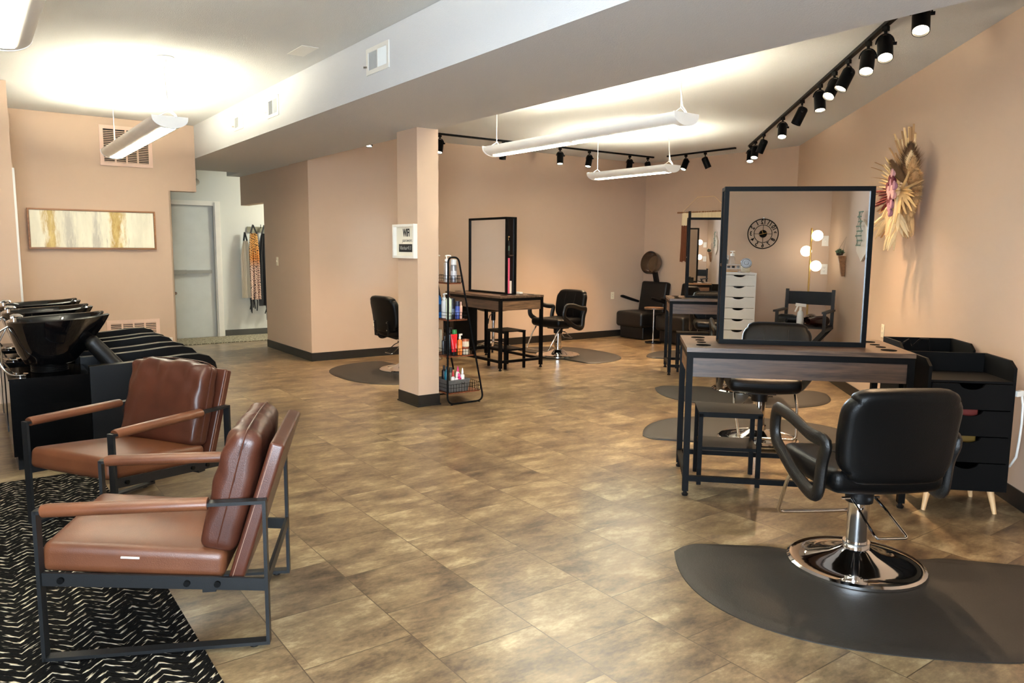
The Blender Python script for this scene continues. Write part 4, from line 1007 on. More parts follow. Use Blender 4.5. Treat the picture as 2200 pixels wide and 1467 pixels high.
bottle('serum_tube', 'slim peach tube at the end of the second rack shelf', 3.632, 5.80, S_[1], .013, .125, (232, 176, 150), (236, 190, 168), 'flat')
# third shelf
t = thing('product_pouch', 'cream pouch on the third rack shelf close to the pillar', 'pouch', (3.53, 6.05, S_[2]), 0, 'hair products on the rack')
MB().rbox((0, 0, .11), (.09, .05, .22), .02, 5, (0, .012, 0)).obj('bag', pm((222, 208, 176), .5), t)
bottle('paddle_brush', 'black rounded brush standing on the third rack shelf', 3.52, 5.90, S_[2], .030, .14, (26, 24, 24), (24, 22, 22), 'flat', sq=.5)
bottle('spray_bottle', 'tall black spray bottle behind the red tube on the third rack shelf', 3.555, 5.87, S_[2], .026, .20, (22, 22, 26), (30, 30, 34), 'spray')
t = thing('squeeze_tube', 'red squeeze tube with black cap standing on the third rack shelf', 'tube', (3.555, 5.795, S_[2]), 0, 'hair products on the rack')
tb_ = MB(); rg = []
for k, (wx, wy, z) in enumerate([(.021, .021, .030), (.026, .022, .06), (.032, .014, .14), (.036, .004, .186), (.037, .002, .192)]):
    rg.append([tb_.bm.verts.new((wx * math.cos(a), wy * math.sin(a), z)) for a in [2 * PI * j / 24 for j in range(24)]])
for A, B in zip(rg, rg[1:]):
    for j in range(24): tb_.bm.faces.new((A[j], A[(j + 1) % 24], B[(j + 1) % 24], B[j]))
tb_.bm.faces.new(rg[0][::-1]); tb_.bm.faces.new(rg[-1]); tb_.obj('body', pm((206, 26, 34), .3), t)
MB().lathe([(.0001, 0), (.021, 0), (.021, .03), (.0001, .03)], 20).obj('cap', pm((24, 20, 22)), t)
MB().tube([(.008 + .004 * math.sin(i * .5), -.0225 + i * .0019, .065 + i * .010) for i in range(9)], .0022, 6).obj('print', pm((240, 220, 220)), t)
bottle('pump_bottle', 'orange bottle with white spray top on the third rack shelf', 3.617, 5.795, S_[2], .022, .145, (240, 128, 52), (240, 228, 214), 'spray', band=(246, 150, 76))
bottle('spray_can', 'green topped bottle behind the orange one on the third rack shelf', 3.625, 5.90, S_[2], .023, .185, (64, 140, 70), (70, 160, 84), 'wide')
for z, lb in ((S_[2], 'lower pale jar with copper lid on the third rack shelf'), (S_[2] + .071, 'upper pale jar with copper lid, stacked on the other jar')):
    t = thing('cream_jar', lb, 'jar', (3.682, 5.80, z), 0, 'hair products on the rack')
    MB().lathe([(.0001, 0), (.030, 0), (.033, .006), (.033, .050), (.0001, .052)], 24).obj('body', pm((220, 206, 180), .3), t)
    MB().lathe([(.0001, .05), (.034, .05), (.034, .068), (.0001, .07)], 24).obj('lid', pm((184, 110, 78), .3, .5), t)
bn = thing('galvanised_bin', 'grey galvanised metal bin full of small bottles on the bottom rack shelf', 'bin', (3.595, 5.88, S_[3]))
b_ = MB()
def taper(z, k): return [(-.115 * k, -.115 * k, z), (.115 * k, -.115 * k, z), (.115 * k, .13 * k, z), (-.115 * k, .13 * k, z)]
vs = taper(0, .86) + taper(.108, 1) + taper(.108, .97) + taper(.006, .83)
b_.faces(vs, [(3, 2, 1, 0), (0, 1, 5, 4), (1, 2, 6, 5), (2, 3, 7, 6), (3, 0, 4, 7), (4, 5, 9, 8), (5, 6, 10, 9), (6, 7, 11, 10), (7, 4, 8, 11), (8, 9, 13, 12), (9, 10, 14, 13), (10, 11, 15, 14), (11, 8, 12, 15), (12, 13, 14, 15)])
b_.obj('body', GALV, bn, smooth=False); MB().tube([(p[0], p[1], .108) for p in taper(.108, 1)], .004, 6, closed=True).obj('rolled_rim', GALV, bn)
MB().tube([(.02, -.118, .085), (.03, -.124, .07), (.045, -.124, .07), (.055, -.118, .085)], .003, 6).obj('handle', BPLAST, bn)
BZ = S_[3] + .007
for k, (lb, dx, dy, r, h, c, cp, st) in enumerate([
    ('white dropper bottle with pink spray top in the metal bin', .035, -.03, .020, .165, (240, 226, 226), (226, 60, 120), 'nozzle'),
    ('white bottle with white spray top at the bin corner', .066, -.06, .020, .150, (240, 238, 234), (244, 242, 238), 'nozzle'),
    ('magenta bottle in the metal bin', .026, -.066, .021, .125, (206, 30, 96), (236, 80, 140), 'flat'),
    ('white bottle with red cap in the metal bin', -.035, -.06, .021, .130, (236, 230, 226), (196, 30, 38), 'nozzle'),
    ('small white nozzle bottle at the front of the bin', -.008, -.078, .014, .125, (238, 234, 228), (240, 236, 230), 'nozzle'),
    ('black bottle at the back of the metal bin', -.06, .06, .022, .19, (22, 22, 26), (24, 24, 28), 'flat'),
    ('teal bottle at the pillar side of the bin', -.075, -.01, .018, .19, (28, 110, 130), (24, 60, 80), 'flat'),
    ('tan box shaped bottle in the middle of the bin', .01, .03, .026, .14, (220, 172, 120), (224, 180, 130), 'wide'),
    ('olive bottle leaning colour at the middle of the bin', -.02, .005, .018, .17, (112, 100, 78), (60, 56, 48), 'wide')]):
    bottle('small_bottle', lb.replace(' leaning colour', ''), 3.595 + dx, 5.88 + dy, BZ, r, h, c, cp, st, 'small bottles in the metal bin')

# ------------------------------------------------------------------ things at the pillar-side station
hp_ = [('pink_box', 'tall narrow pink box on the lower end shelf of the mirror cabinet', (5.205, 7.30, .884), (.026, .10, .42), (206, 84, 110)),
       ('white_box', 'white upright box standing in the mirror cabinet end, below the pink one', (5.24, 7.278, .884), (.03, .035, .15), (226, 218, 198))]
for nm, lb, p, d, c in hp_:
    tag(MB().box((p[0], p[1], p[2] + d[2] / 2), d).obj(nm, pm(c, .5), None, smooth=False, bevel=.001), lb, 'box')
bottle('spray_bottle', 'dark glass spray bottle on the upper end shelf of the mirror cabinet', 5.215, 7.29, 1.3415, .026, .17, (26, 30, 28), (190, 150, 100), 'spray', 'mirror cabinet things', band=(96, 110, 96))
tag(MB().rbox((5.44, 7.36, .8825), (.05, .09, .022), .004, 2).obj('soap_box', WHITEP), 'small white box on the tabletop beside the mirror cabinet', 'box')
st = thing('rolling_stool', 'black rolling stool with chrome five star base behind the pillar-side station', 'stool', (5.93, 8.62, 0))
for i in range(5):
    a = 2 * PI * i / 5 + .3; x, y = .26 * math.cos(a), .26 * math.sin(a)
    l_ = MB().tube([(0, 0, .11), (x * .5, y * .5, .095), (x, y, .07)], [.022, .018, .013], 8).obj('leg', CHROME, st)
    MB().cyl((x - .012 * math.sin(a), y + .012 * math.cos(a), .027), (x + .012 * math.sin(a), y - .012 * math.cos(a), .027), .027, n=16).cyl((x, y, .03), (x, y, .07), .008).obj('caster', BPLAST, l_)
MB().cyl((0, 0, .08), (0, 0, .42), .022).obj('gas_lift', CHROME, st)
MB().rbox((0, 0, .60), (.40, .38, .09), .042, 6, (0, 0, .02), None, lambda o: (o[0], o[1], o[2] + .35 * o[1] ** 2)).cyl((0, 0, .42), (0, 0, .57), .03).obj('seat', BVINYL, st)
MB().tube([(0, 0, .53), (-.14, -.12, .50), (-.20, -.17, .43)], .006, 6).cyl((-.19, -.162, .46), (-.215, -.18, .40), .012).obj('lever', BPLAST, st)
cs = thing('salon_trolley', 'black plastic trolley on casters under the pillar-side station tabletop', 'trolley', (5.30, 8.48, 0))
MB().rbox((0, 0, .41), (.36, .30, .62), .02, 4).obj('body', BCART, cs)
for x in (-.14, .14):
    for y in (-.11, .11): MB().cyl((x - .01, y, .028), (x + .01, y, .028), .028, n=14).cyl((x, y, .04), (x, y, .11), .008).obj('caster', BPLAST, cs)
for z in (.22, .42, .62): MB().box((-.182, 0, z), (.006, .26, .15)).obj('drawer', BPLAST, cs, smooth=False, bevel=.003)

# ------------------------------------------------------------------ drawer cabinets
def front(w_, h_, th, nw, nd, M_):
    """drawer front with a half-moon grip cut in its top edge, facing local -y"""
    a = []
    for i in range(13):
        u = i / 12; x = nw / 2 - nw * u; a.append((x, h_ / 2 - nd * (1 - (2 * u - 1) ** 2) ** .6))
    poly = [(-w_ / 2, -h_ / 2), (w_ / 2, -h_ / 2), (w_ / 2, h_ / 2)] + a + [(-w_ / 2, h_ / 2)]
    T = M_ @ Matrix(((1, 0, 0, 0), (0, 0, 1, -th), (0, 1, 0, 0), (0, 0, 0, 1)))
    return MB().prism(poly, 0, th, T)
def black_cart(loc, rz, label, n=4):
    t = thing('drawer_cart', label, 'drawer cabinet', loc, rz, 'black drawer cabinets by the diagonal wall')
    W_, D_, z0, zt, zs = .435, .36, .133, .845, .737
    c = MB()
    for sx in (-1, 1):
        x = sx * (W_ / 2 - .008)
        c.prism([(-D_ / 2, z0), (D_ / 2, z0), (D_ / 2, zt), (-D_ / 2 + .06, zt), (-D_ / 2, zt - .035)], x - .008, x + .008, Matrix(((0, 0, 1, 0), (1, 0, 0, 0), (0, 1, 0, 0), (0, 0, 0, 1))))
    c.span((-W_ / 2 + .016, D_ / 2 - .012, z0), (W_ / 2 - .016, D_ / 2, zt)).span((-W_ / 2 + .016, -D_ / 2, z0), (W_ / 2 - .016, D_ / 2 - .012, z0 + .014)).span((-W_ / 2 + .016, -D_ / 2, zs - .012), (W_ / 2 - .016, D_ / 2 - .012, zs))
    c.obj('carcass', BCART, t, smooth=False)
    hh = (zs - .012 - z0 - .014) / 4
    for i in range(4):
        zc = z0 + .014 + hh * (i + .5)
        d = front(W_ - .038, hh - .006, .014, .13, .032, Matrix.Translation((0, -D_ / 2 + .002, zc)))
        d.span((-W_ / 2 + .03, -D_ / 2 + .003, zc - hh / 2 + .006), (W_ / 2 - .03, D_ / 2 - .03, zc + hh / 2 - .05)); d.obj('drawer', BCART, t, smooth=False)
    for sx in (-1, 1):
        for sy in (-1, 1):
            MB().cyl((sx * (W_ / 2 - .06), sy * (D_ / 2 - .05), z0), (sx * (W_ / 2 - .035), sy * (D_ / 2 - .03), .0), .019, .011, n=14).obj('leg', OAKL, t)
    return t
k1 = black_cart(TS(1.807, 4.49), R45, 'black four drawer cabinet on pale wood legs beside the salon chair in front')
k2 = dup(k1, TS(1.915, 5.25), R45, 'second black cabinet, mostly hidden between the big station and the diagonal wall')
for i, (c_, sx) in enumerate((((120, 46, 40), 0), ((120, 92, 36), 1))):
    a_, b_2, _ = TS(1.815 - .01, 4.37); 
    o = tag(MB().rbox((0, 0, 0), (.13, .04, .048), .012, 3).obj('hair_tool_pouch', pm(c_, .5)), ['red pouch glimpsed through the second drawer grip of the black cabinet', 'yellow pouch glimpsed through the third drawer grip of the black cabinet'][i], 'pouch')
    o.location = (a_, b_2, [.5565, .4118][i]); o.rotation_euler = (0, 0, R45)
def tsline(l): return [TS(*p) for p in l]
cb = thing('white_power_cord', 'white cord with plug hanging beside the black four drawer cabinet', 'cord', (0, 0, 0))
MB().tube(tsline([(2.06, 4.36, .668), (2.085, 4.37, .672), (2.10, 4.40, .655), (2.10, 4.38, .60), (2.10, 4.375, .50), (2.10, 4.385, .40), (2.10, 4.40, .31), (2.10, 4.46, .24), (2.09, 4.60, .21)]), .0065, 8).obj('cord', WHITEP, cb)
MB().bar(TS(2.045, 4.35, .668), TS(2.085, 4.37, .670), .022, .03).obj('plug', WHITEP, cb, smooth=False, bevel=.004)
cb = tag(MB().tube(tsline([(1.72, 5.25, .742), (1.76, 5.22, .835), (1.80, 5.26, .85), (1.83, 5.28, .80), (1.86, 5.22, .86), (1.90, 5.20, .86), (1.94, 5.24, .75)]), .005, 8).obj('black_power_cord', BPLAST), 'loops of black cord on the hidden black cabinet', 'cord')

# ------------------------------------------------------------------ dried flower wreath on the diagonal wall
wx_, wy_, _ = TS(TW - .002, 6.30)
wr = thing('dried_flower_wreath', 'large dried flower and palm arrangement on the diagonal wall', 'wreath', (wx_, wy_, 1.885), R45 - PI / 2)
WR = random.Random(11)
STRAW = mat('straw_dried_leaf', (214, 178, 122), rough=.8, var=.2, vscale=14); CREAMT = mat('cream_bunny_tail', (232, 206, 158), rough=.95, var=.12, vscale=30)
TANB = mat('tan_spear', (168, 128, 84), rough=.8, var=.2); BROWNP = mat('brown_pampas', (116, 82, 48), rough=.95, var=.25, vscale=40); BEIGEP = mat('beige_pampas', (200, 160, 108), rough=.95, var=.2, vscale=40)
PINKF = mat('dusty_pink_flower', (208, 156, 152), rough=.8, var=.15); BURG = mat('burgundy_flower', (92, 18, 34), rough=.8, var=.2); MAROON = mat('maroon_wisp', (116, 46, 40), rough=.9, var=.2); LILAC = mat('mauve_flower', (168, 118, 132), rough=.8)
def wobj(mb, name, m):
    for v in mb.bm.verts: v.co.y = min(v.co.y * 1.7, -.004)
    return mb.obj(name, m, wr)
def polar(a, r, y): return Vector((r * math.cos(a), y, r * math.sin(a)))
def blade(name, a, r0, r1, wd, m, y0=-.05, y1=-.10, curl=0.0):
    mb = MB(); n = 7; d = Vector((math.cos(a), 0, math.sin(a))); s_ = Vector((-math.sin(a), 0, math.cos(a))); rows = []
    for i in range(n + 1):
        u = i / n; w2 = wd * (math.sin(PI * min(1, .12 + u * .88)) ** .7 if u < 1 else .08)
        c = d * (r0 + (r1 - r0) * u) + Vector((0, y0 + (y1 - y0) * u, 0)) + s_ * curl * u * u
        rows.append([mb.bm.verts.new(c + s_ * w2 + Vector((0, .006, 0))), mb.bm.verts.new(c + Vector((0, -.006 * (1 - u), 0))), mb.bm.verts.new(c - s_ * w2 + Vector((0, .006, 0))), mb.bm.verts.new(c + Vector((0, .009, 0)))])
    for A, B in zip(rows, rows[1:]):
        for j in range(4): mb.bm.faces.new((A[j], A[(j + 1) % 4], B[(j + 1) % 4], B[j]))
    mb.bm.faces.new(rows[0][::-1]); mb.bm.faces.new(rows[-1])
    return wobj(mb, name, m)
def fluff(name, a, r0, r1, rad, m, y0=-.06, y1=-.11, n=90, droop=0.0, ln=1.0):
    mb = MB(); d = Vector((math.cos(a), (y1 - y0) / max(.05, (r1 - r0)), math.sin(a))); P0 = polar(a, r0, y0)
    def at(u): return P0 + d * ((r1 - r0) * u) + Vector((0, 0, -droop * u * u))
    mb.tube([at(i / 6) for i in range(7)], [rad * k for k in (.12, .30, .42, .42, .36, .24, .06)], 7)
    for i in range(n * 6):
        u = WR.random(); c = at(u); v = Vector((WR.gauss(0, 1), WR.gauss(0, 1), WR.gauss(0, 1))).normalized()
        q = c + v * rad * .36 * math.sin(PI * min(.95, .1 + u)); e = (v * .45 + d.normalized() * 1.0).normalized() * rad * ln * WR.uniform(.5, 1.0) * (.45 + .75 * math.sin(PI * min(.97, .08 + u * .9)))
        s_ = e.cross(v).normalized() * rad * .032 if e.cross(v).length > 1e-5 else Vector((rad * .03, 0, 0))
        a_, b_, c_ = mb.bm.verts.new(q + s_), mb.bm.verts.new(q - s_), mb.bm.verts.new(q + e); mb.bm.faces.new((a_, b_, c_))
    return wobj(mb, name, m)
MB().lathe([(.0001, -.04), (.03, -.035), (.04, -.02), (.04, 0), (.0001, 0)], 24, Matrix.Rotation(PI / 2, 4, 'X') @ Matrix.Rotation(PI, 4, 'X') if False else Matrix(((1, 0, 0, 0), (0, 0, 1, 0), (0, 1, 0, 0), (0, 0, 0, 1)))).obj('foam_base', TANB, wr)
rad_ = math.radians
for i in range(18): blade('palm_spear', rad_(66 + i * 3.4 + WR.uniform(-3, 3)), .05, WR.uniform(.36, .50), WR.uniform(.004, .009), [TANB, STRAW][i % 3 == 0], -.04, WR.uniform(-.12, -.03))
for i in range(3): fluff('cream_plume', rad_([112, 100, 60][i]), .18, [.44, .40, .42][i], .026, CREAMT, -.05, -.08, 60)
fluff('brown_plume', rad_(52), .10, .40, .075, BROWNP, -.06, -.10, 240); fluff('brown_plume', rad_(88), .06, .22, .055, BROWNP, -.07, -.13, 160)
fluff('beige_plume', rad_(35), .12, .38, .048, BEIGEP, -.06, -.10, 160); fluff('beige_plume', rad_(20), .10, .36, .055, BEIGEP, -.05, -.09, 160); fluff('cream_plume', rad_(40), .22, .40, .034, CREAMT, -.09, -.11, 100)
for i in range(13): blade('curled_leaf', rad_(16 - i * 5.5), .05, WR.uniform(.26, .34), .010, STRAW, -.09, WR.uniform(-.14, -.05), WR.uniform(-.04, .04))
for i in range(34):
    a = rad_(-58 - i * 2.6 + WR.uniform(-4, 4)); r1 = WR.uniform(.22, .48); fluff('bunny_tail', a, r1 - .17, r1, .024, CREAMT, -.10, WR.uniform(-.15, -.05), 70, ln=.9)
for i in range(10): fluff('beige_plume', rad_(30 - i * 14), .02, .26, .045, BEIGEP, -.03, -.06, 60)
for i in range(6): fluff('beige_plume', rad_(-70 - i * 8), .10, .36, .03, BEIGEP, -.05, -.04, 60)
for i in range(12): blade('straw_spear', rad_(186 + i * 4.5), .10, WR.uniform(.34, .47), .006, [STRAW, TANB][i % 2], -.05, WR.uniform(-.12, -.03))
for i in range(7): fluff('maroon_spray', rad_(172 + i * 5), .22, WR.uniform(.34, .42), .022, MAROON, -.10, WR.uniform(-.16, -.08), 40, ln=1.3)
for i in range(9): fluff('cream_spike', rad_(128 + i * 6), .12, WR.uniform(.28, .36), .020, CREAMT if i % 2 else STRAW, -.07, -.12, 40)
for i in range(5): blade('grass_blade', rad_(140 + i * 9), .15, WR.uniform(.44, .56), .003, TANB, -.06, -.14, .05)
fl = [(.0, .13, PINKF), (-.05, .08, BURG), (.03, .07, BURG), (-.01, .05, LILAC), (.07, .03, LILAC), (-.07, .0, PINKF), (.02, .0, PINKF), (-.035, -.04, PINKF), (.055, -.04, PINKF), (-.06, -.09, BURG), (-.0, -.08, BURG), (.03, -.11, LILAC), (-.03, -.13, LILAC), (-.10, .03, BURG), (.0, -.17, LILAC)]
for x, z, m in fl:
    mb = MB(); c = Vector((x * .9 + .01, -.205, z)); mb.ball(c, .022, (1, .8, 1.3), 8)
    for j in range(7):
        a = 2 * PI * j / 7; mb.ball(c + Vector((.015 * math.cos(a), -.010, .019 * math.sin(a) + .006)), .013, (1, .6, 1.4), 6)
    mb.obj('dried_flower', m, wr)

# ------------------------------------------------------------------ macrame on the far wall
mc = thing('macrame_hanging', 'cream and rust dip dyed yarn hanging on a wooden rod, behind the second mirror', 'wall hanging', (9.17, 7.68, 1.995))
MB().cyl((0, .54, 0), (0, -.54, 0), .012).obj('rod', FRAMEW, mc)
MB().tube([(0, .44, .01), (.012, .16, .225), (.012, -.16, .225), (0, -.44, .01)], .004, 6).obj('hanging_cord', CREAMT, mc)
MB().span((-.02, .26, -.09), (.0, .30, .015)).obj('strap', CANVAS, mc, smooth=False)
def yarn(z0, z1, nm, m, sway):
    mb = MB(); n = 58
    for i in range(n):
        y = .44 - .88 * i / (n - 1); j = WR.uniform(-.004, .004)
        mb.tube([(j, y, z0), (j * .5 + .003, y + sway * .3, (z0 + z1) / 2), (j, y + sway * WR.uniform(.6, 1), z1 + WR.uniform(-.012, .012))], .0088, 6)
    return mb.obj(nm, m, mc)
yarn(.012, -.20, 'upper_yarn', mat('cream_yarn', (240, 224, 186), rough=.95, var=.1), 0); yarn(-.20, -.76, 'lower_yarn', mat('rust_yarn', (112, 62, 36), rough=.95, var=.2), .012)

# ------------------------------------------------------------------ things seen only in the mirror (front wall)
ck = thing('wall_clock', 'black open metal clock with large numerals, seen in the big mirror', 'clock', TS(1.44, WS + .016, 1.605), R45 + PI)
def ring3(r, th, y=0): return MB().tube([(r * math.cos(a), y, r * math.sin(a)) for a in [2 * PI * i / 48 for i in range(48)]], th, 6, closed=True)
ring3(.165, .0055).obj('outer_ring', BLACKM, ck); ring3(.098, .0035).obj('inner_ring', BLACKM, ck)
mb = MB()
for a in range(4): mb.bar((.04 * math.cos(a * PI / 2), 0, .04 * math.sin(a * PI / 2)), (.1 * math.cos(a * PI / 2), 0, .1 * math.sin(a * PI / 2)), .005, .005, (0, 1, 0))
mb.obj('spokes', BLACKM, ck, smooth=False)
MB().cyl((0, .004, 0), (0, -.008, 0), .043, n=32).obj('hub', BLACKM, ck)
MB().ball((0, .006, .176), .010, n=8).obj('hanging_pin', WHITEP, ck)
for h in range(1, 13):
    th = -PI / 6 * h; rr_ = .1315; x, z = -rr_ * math.sin(th), rr_ * math.cos(th)
    rot = th + (PI if 4 <= h <= 8 else 0)
    if h in (3, 9): rot = 0
    text_mesh(str(h), .066, BLACKM, ck, 'numeral', Matrix.Translation((x, 0, z)) @ Matrix.Rotation(-rot, 4, 'Y') @ Matrix.Rotation(PI / 2, 4, 'X'), 0, .002, .85, off=.0018)
hd_ = MB().bar((.0, -.012, 0), (.018, -.012, .045), .004, .003, (0, 1, 0)); hd_.obj('hour_hand', BRASS, ck, smooth=False)
MB().bar((.05, -.014, -.012), (-.055, -.014, .014), .004, .003, (0, 1, 0)).obj('minute_hand', BRASS, ck, smooth=False)
ax_, ay_, _ = TS(1.125, WS + .31)
al = thing('white_drawer_unit', 'tall white drawer unit with half moon grips, seen in the big mirror', 'drawer unit', (ax_, ay_, 0), R45 + PI)
W_, D_ = .36, .56; zt = 1.178; zb = .09
MB().span((-W_ / 2, -D_ / 2 + .018, zb), (-W_ / 2 + .016, D_ / 2, zt - .02)).span((W_ / 2 - .016, -D_ / 2 + .018, zb), (W_ / 2, D_ / 2, zt - .02)).span((-W_ / 2, -D_ / 2, zt - .02), (W_ / 2, D_ / 2, zt)).span((-W_ / 2 + .016, D_ / 2 - .01, zb), (W_ / 2 - .016, D_ / 2, zt - .02)).span((-W_ / 2 + .016, -D_ / 2 + .02, zb), (W_ / 2 - .016, D_ / 2 - .01, zb + .012)).obj('carcass', WHITEM, al, smooth=False)
hh = (zt - .022 - zb) / 9
for i in range(9):
    zc = zb + hh * (i + .5)
    d = front(W_ - .034, hh - .004, .016, .12, .022, Matrix.Translation((0, -D_ / 2 + .018, zc))); d.span((-W_ / 2 + .02, -D_ / 2 + .02, zc - hh / 2 + .006), (W_ / 2 - .02, D_ / 2 - .03, zc + hh / 2 - .04)); d.obj('drawer', WHITEM, al, smooth=False)
for sx in (-1, 1):
    for sy in (-1, 1): MB().cyl((sx * .13 - .01, sy * .22, .03), (sx * .13 + .01, sy * .22, .03), .03, n=14).cyl((sx * .13, sy * .22, .03), (sx * .13, sy * .22, zb), .01).obj('caster', BPLAST, al)
CLEAR = bpy.data.materials.new('clear_acrylic'); N, L, P = nodes(CLEAR); setc(P, .05, 0); P.inputs['Transmission Weight'].default_value = .9; P.inputs['IOR'].default_value = 1.3; P.inputs['Base Color'].default_value = (.93, .95, .96, 1)
def onal(x, y): return al.matrix_basis @ Vector((x, y, zt + .0005))
fr0 = thing('acrylic_organizer', 'clear tray organizer with metal edges on the white drawer unit', 'organizer', onal(.075, -.10), R45 + PI)
for z in (.003, .045, .085): MB().box((0, 0, z), (.20, .20, .005)).obj('tray', mat('pale_acrylic', (214, 218, 220), rough=.1), fr0, smooth=False)
mb = MB()
for x in (-.098, .098):
    for y in (-.098, .098): mb.box((x, y, .045), (.004, .004, .086))
mb.obj('posts', SILVER, fr0, smooth=False)
def small(nm, lb, cat, x, y, z, parts, grp=None):
    t = thing(nm, lb, cat, onal(x, y) + Vector((0, 0, z)), R45 + PI, grp)
    for pn, prof, m in parts: MB().lathe(prof, 18).obj(pn, m, t)
    return t
for i in range(4): small('clip_dish', 'small dark pot between the organizer trays', 'pot', .15 - i * .05, -.15, .0485, [('pot', [(.0001, 0), (.016, 0), (.018, .024), (.0001, .024)], pm([(40, 38, 40), (90, 92, 96), (30, 30, 34), (150, 152, 156)][i]))], 'small pots on the organizer tray')
tag(MB().box(onal(.08, -.11) + Vector((0, 0, .012)), (.15, .12, .012), Matrix.Rotation(R45, 3, 'Z')).obj('notebook', pm((196, 150, 100), .6), None, smooth=False), 'tan notebook lying on the lowest organizer tray', 'notebook')
small('foam_pump_bottle', 'clear bottle with white pump on top of the organizer', 'bottle', .055, -.08, .088, [('body', [(.0001, 0), (.027, 0), (.027, .07), (.012, .09), (.0001, .09)], CLEAR), ('pump_head', [(.0001, .09), (.022, .09), (.022, .115), (.006, .118), (.006, .135), (.026, .137), (.026, .143), (.0001, .145)], WHITEP)])
small('glass_tumbler', 'clear tumbler of dark clips on top of the organizer', 'tumbler', .125, -.09, .088, [('glass', [(.0001, 0), (.028, 0), (.032, .095), (.030, .095), (.026, .004), (.0001, .004)], CLEAR), ('clips', [(.0001, .006), (.024, .006), (.026, .05), (.015, .062), (.0001, .058)], BPLAST)])
jr = thing('glass_jar', 'squat jar of cotton with tilted round metal lid on the white drawer unit', 'jar', onal(-.085, -.10), R45 + PI)
MB().lathe([(.0001, 0), (.042, 0), (.052, .012), (.054, .075), (.04, .10), (.0001, .10)], 24).obj('body', mat('cotton_in_glass', (226, 214, 186), rough=.25, var=.2, vscale=40), jr)
Ml = Matrix.Translation((.0, -.045, .10)) @ Matrix.Rotation(rad_(65), 4, 'X')
MB().lathe([(.0001, 0), (.056, 0), (.060, .006), (.056, .012), (.046, .013), (.042, .009), (.026, .009), (.022, .014), (.0001, .016)], 30, Ml).obj('lid', SILVER, jr)
# director's chair
dx_, dy_, _ = TS(1.80, .84)
dc = thing('director_chair', 'tall black folding director chair loaded with hair tools, seen in the big mirror', 'chair', (dx_, dy_, 0), R45 + .42)
for sx in (-1, 1):
    x = sx * .235
    MB().bar((x, -.19, .60), (x, -.215, 1.01), .026, .032, (1, 0, 0)).obj('back_post', BLACKW, dc, smooth=False, bevel=.003)
    MB().bar((x, .20, .60), (x, .20, .785), .026, .03, (1, 0, 0)).obj('arm_post', BLACKW, dc, smooth=False, bevel=.003)
    MB().bar((x * 1.02, -.20, .795), (x * 1.02, .25, .795), .05, .02).obj('armrest', BLACKW, dc, smooth=False, bevel=.004)
    MB().bar((x, -.22, .61), (x, .22, .61), .03, .03).bar((x, -.2, .03), (x, .2, .03), .03, .03).obj('side_rail', BLACKW, dc, smooth=False, bevel=.003)
for sy in (-1, 1):
    MB().bar((-.23, sy * .18, .04), (.23, sy * .18 + .0, .60), .035, .018, (0, 1, 0)).obj('leg', BLACKW, dc, smooth=False); MB().bar((.23, sy * .14, .04), (-.23, sy * .14, .60), .035, .018, (0, 1, 0)).obj('leg', BLACKW, dc, smooth=False)
MB().bar((-.2, .17, .22), (.2, .17, .22), .03, .02).obj('foot_bar', BLACKW, dc, smooth=False)
n = 12; vs = [(-.25 + .5 * i / n, -.212 - .02 * math.sin(PI * i / n), z) for z in (.845, .985) for i in range(n + 1)] + [(-.25 + .5 * i / n, -.204 - .02 * math.sin(PI * i / n), z) for z in (.845, .985) for i in range(n + 1)]
k = n + 1; fs = []
for i in range(n): fs += [(i, i + 1, k + i + 1, k + i), (2 * k + i, 3 * k + i, 3 * k + i + 1, 2 * k + i + 1), (i, 2 * k + i, 2 * k + i + 1, i + 1), (k + i, k + i + 1, 3 * k + i + 1, 3 * k + i)]
MB().faces(vs, fs + [(0, k, 3 * k, 2 * k), (n, 2 * k + n, 3 * k + n, k + n)]).obj('back_canvas', CANVAS, dc)
MB().rbox((0, 0, .632), (.46, .42, .012), .004, 6, (0, 0, -.0)).obj('seat_canvas', CANVAS, dc)
def ondc(x, y, z): return dc.matrix_basis @ Vector((x, y, z))
def dryer(lb, x, y, rz, m):
    t = thing('hair_dryer', lb, 'hair dryer', ondc(x, y, .6385), R45 + rz); t.scale = (1.3,) * 3
    MB().lathe([(.0001, -.09), (.034, -.09), (.042, -.07), (.042, .02), (.030, .06), (.026, .10), (.022, .10), (.022, .06), (.0001, .05)], 20, Matrix.Translation((0, 0, .045)) @ Matrix.Rotation(PI / 2, 4, 'Y')).obj('barrel', m, t)
    MB().tube([(-.03, 0, .045), (-.03, .06, .035), (-.02, .14, .03)], [.02, .02, .016], 10).obj('handle', m, t)
    MB().tube([(-.02, .14, .03), (.0, .155, .014), (.03, .145, .006)], .005, 6).obj('cord', BPLAST, t)
dryer('black hair dryer on the director chair seat, at the arm beside the white drawers', -.14, .03, .4, BPLAST)
dryer('glossy black hair dryer in the middle of the director chair seat', .03, -.12, 2.0, BGLOSS)
dryer('black hair dryer with reddish sheen at the far arm of the director chair', .15, .08, 2.6, pm((44, 22, 22), .2))
sb = thing('trigger_spray_bottle', 'clear spray bottle with white trigger among the hair dryers', 'bottle', ondc(-.02, .11, .6385), R45 + PI)
MB().lathe([(.0001, 0), (.034, 0), (.036, .08), (.03, .14), (.014, .165), (.0001, .165)], 18).obj('body', mat('cloudy_plastic', (206, 208, 206), rough=.25), sb)
MB().cyl((0, 0, .165), (0, 0, .20), .014).bar((.05, 0, .225), (-.05, 0, .215), .028, .03).bar((.03, 0, .21), (.055, 0, .15), .014, .01, (0, 1, 0)).obj('trigger_head', WHITEP, sb, smooth=False, bevel=.004)
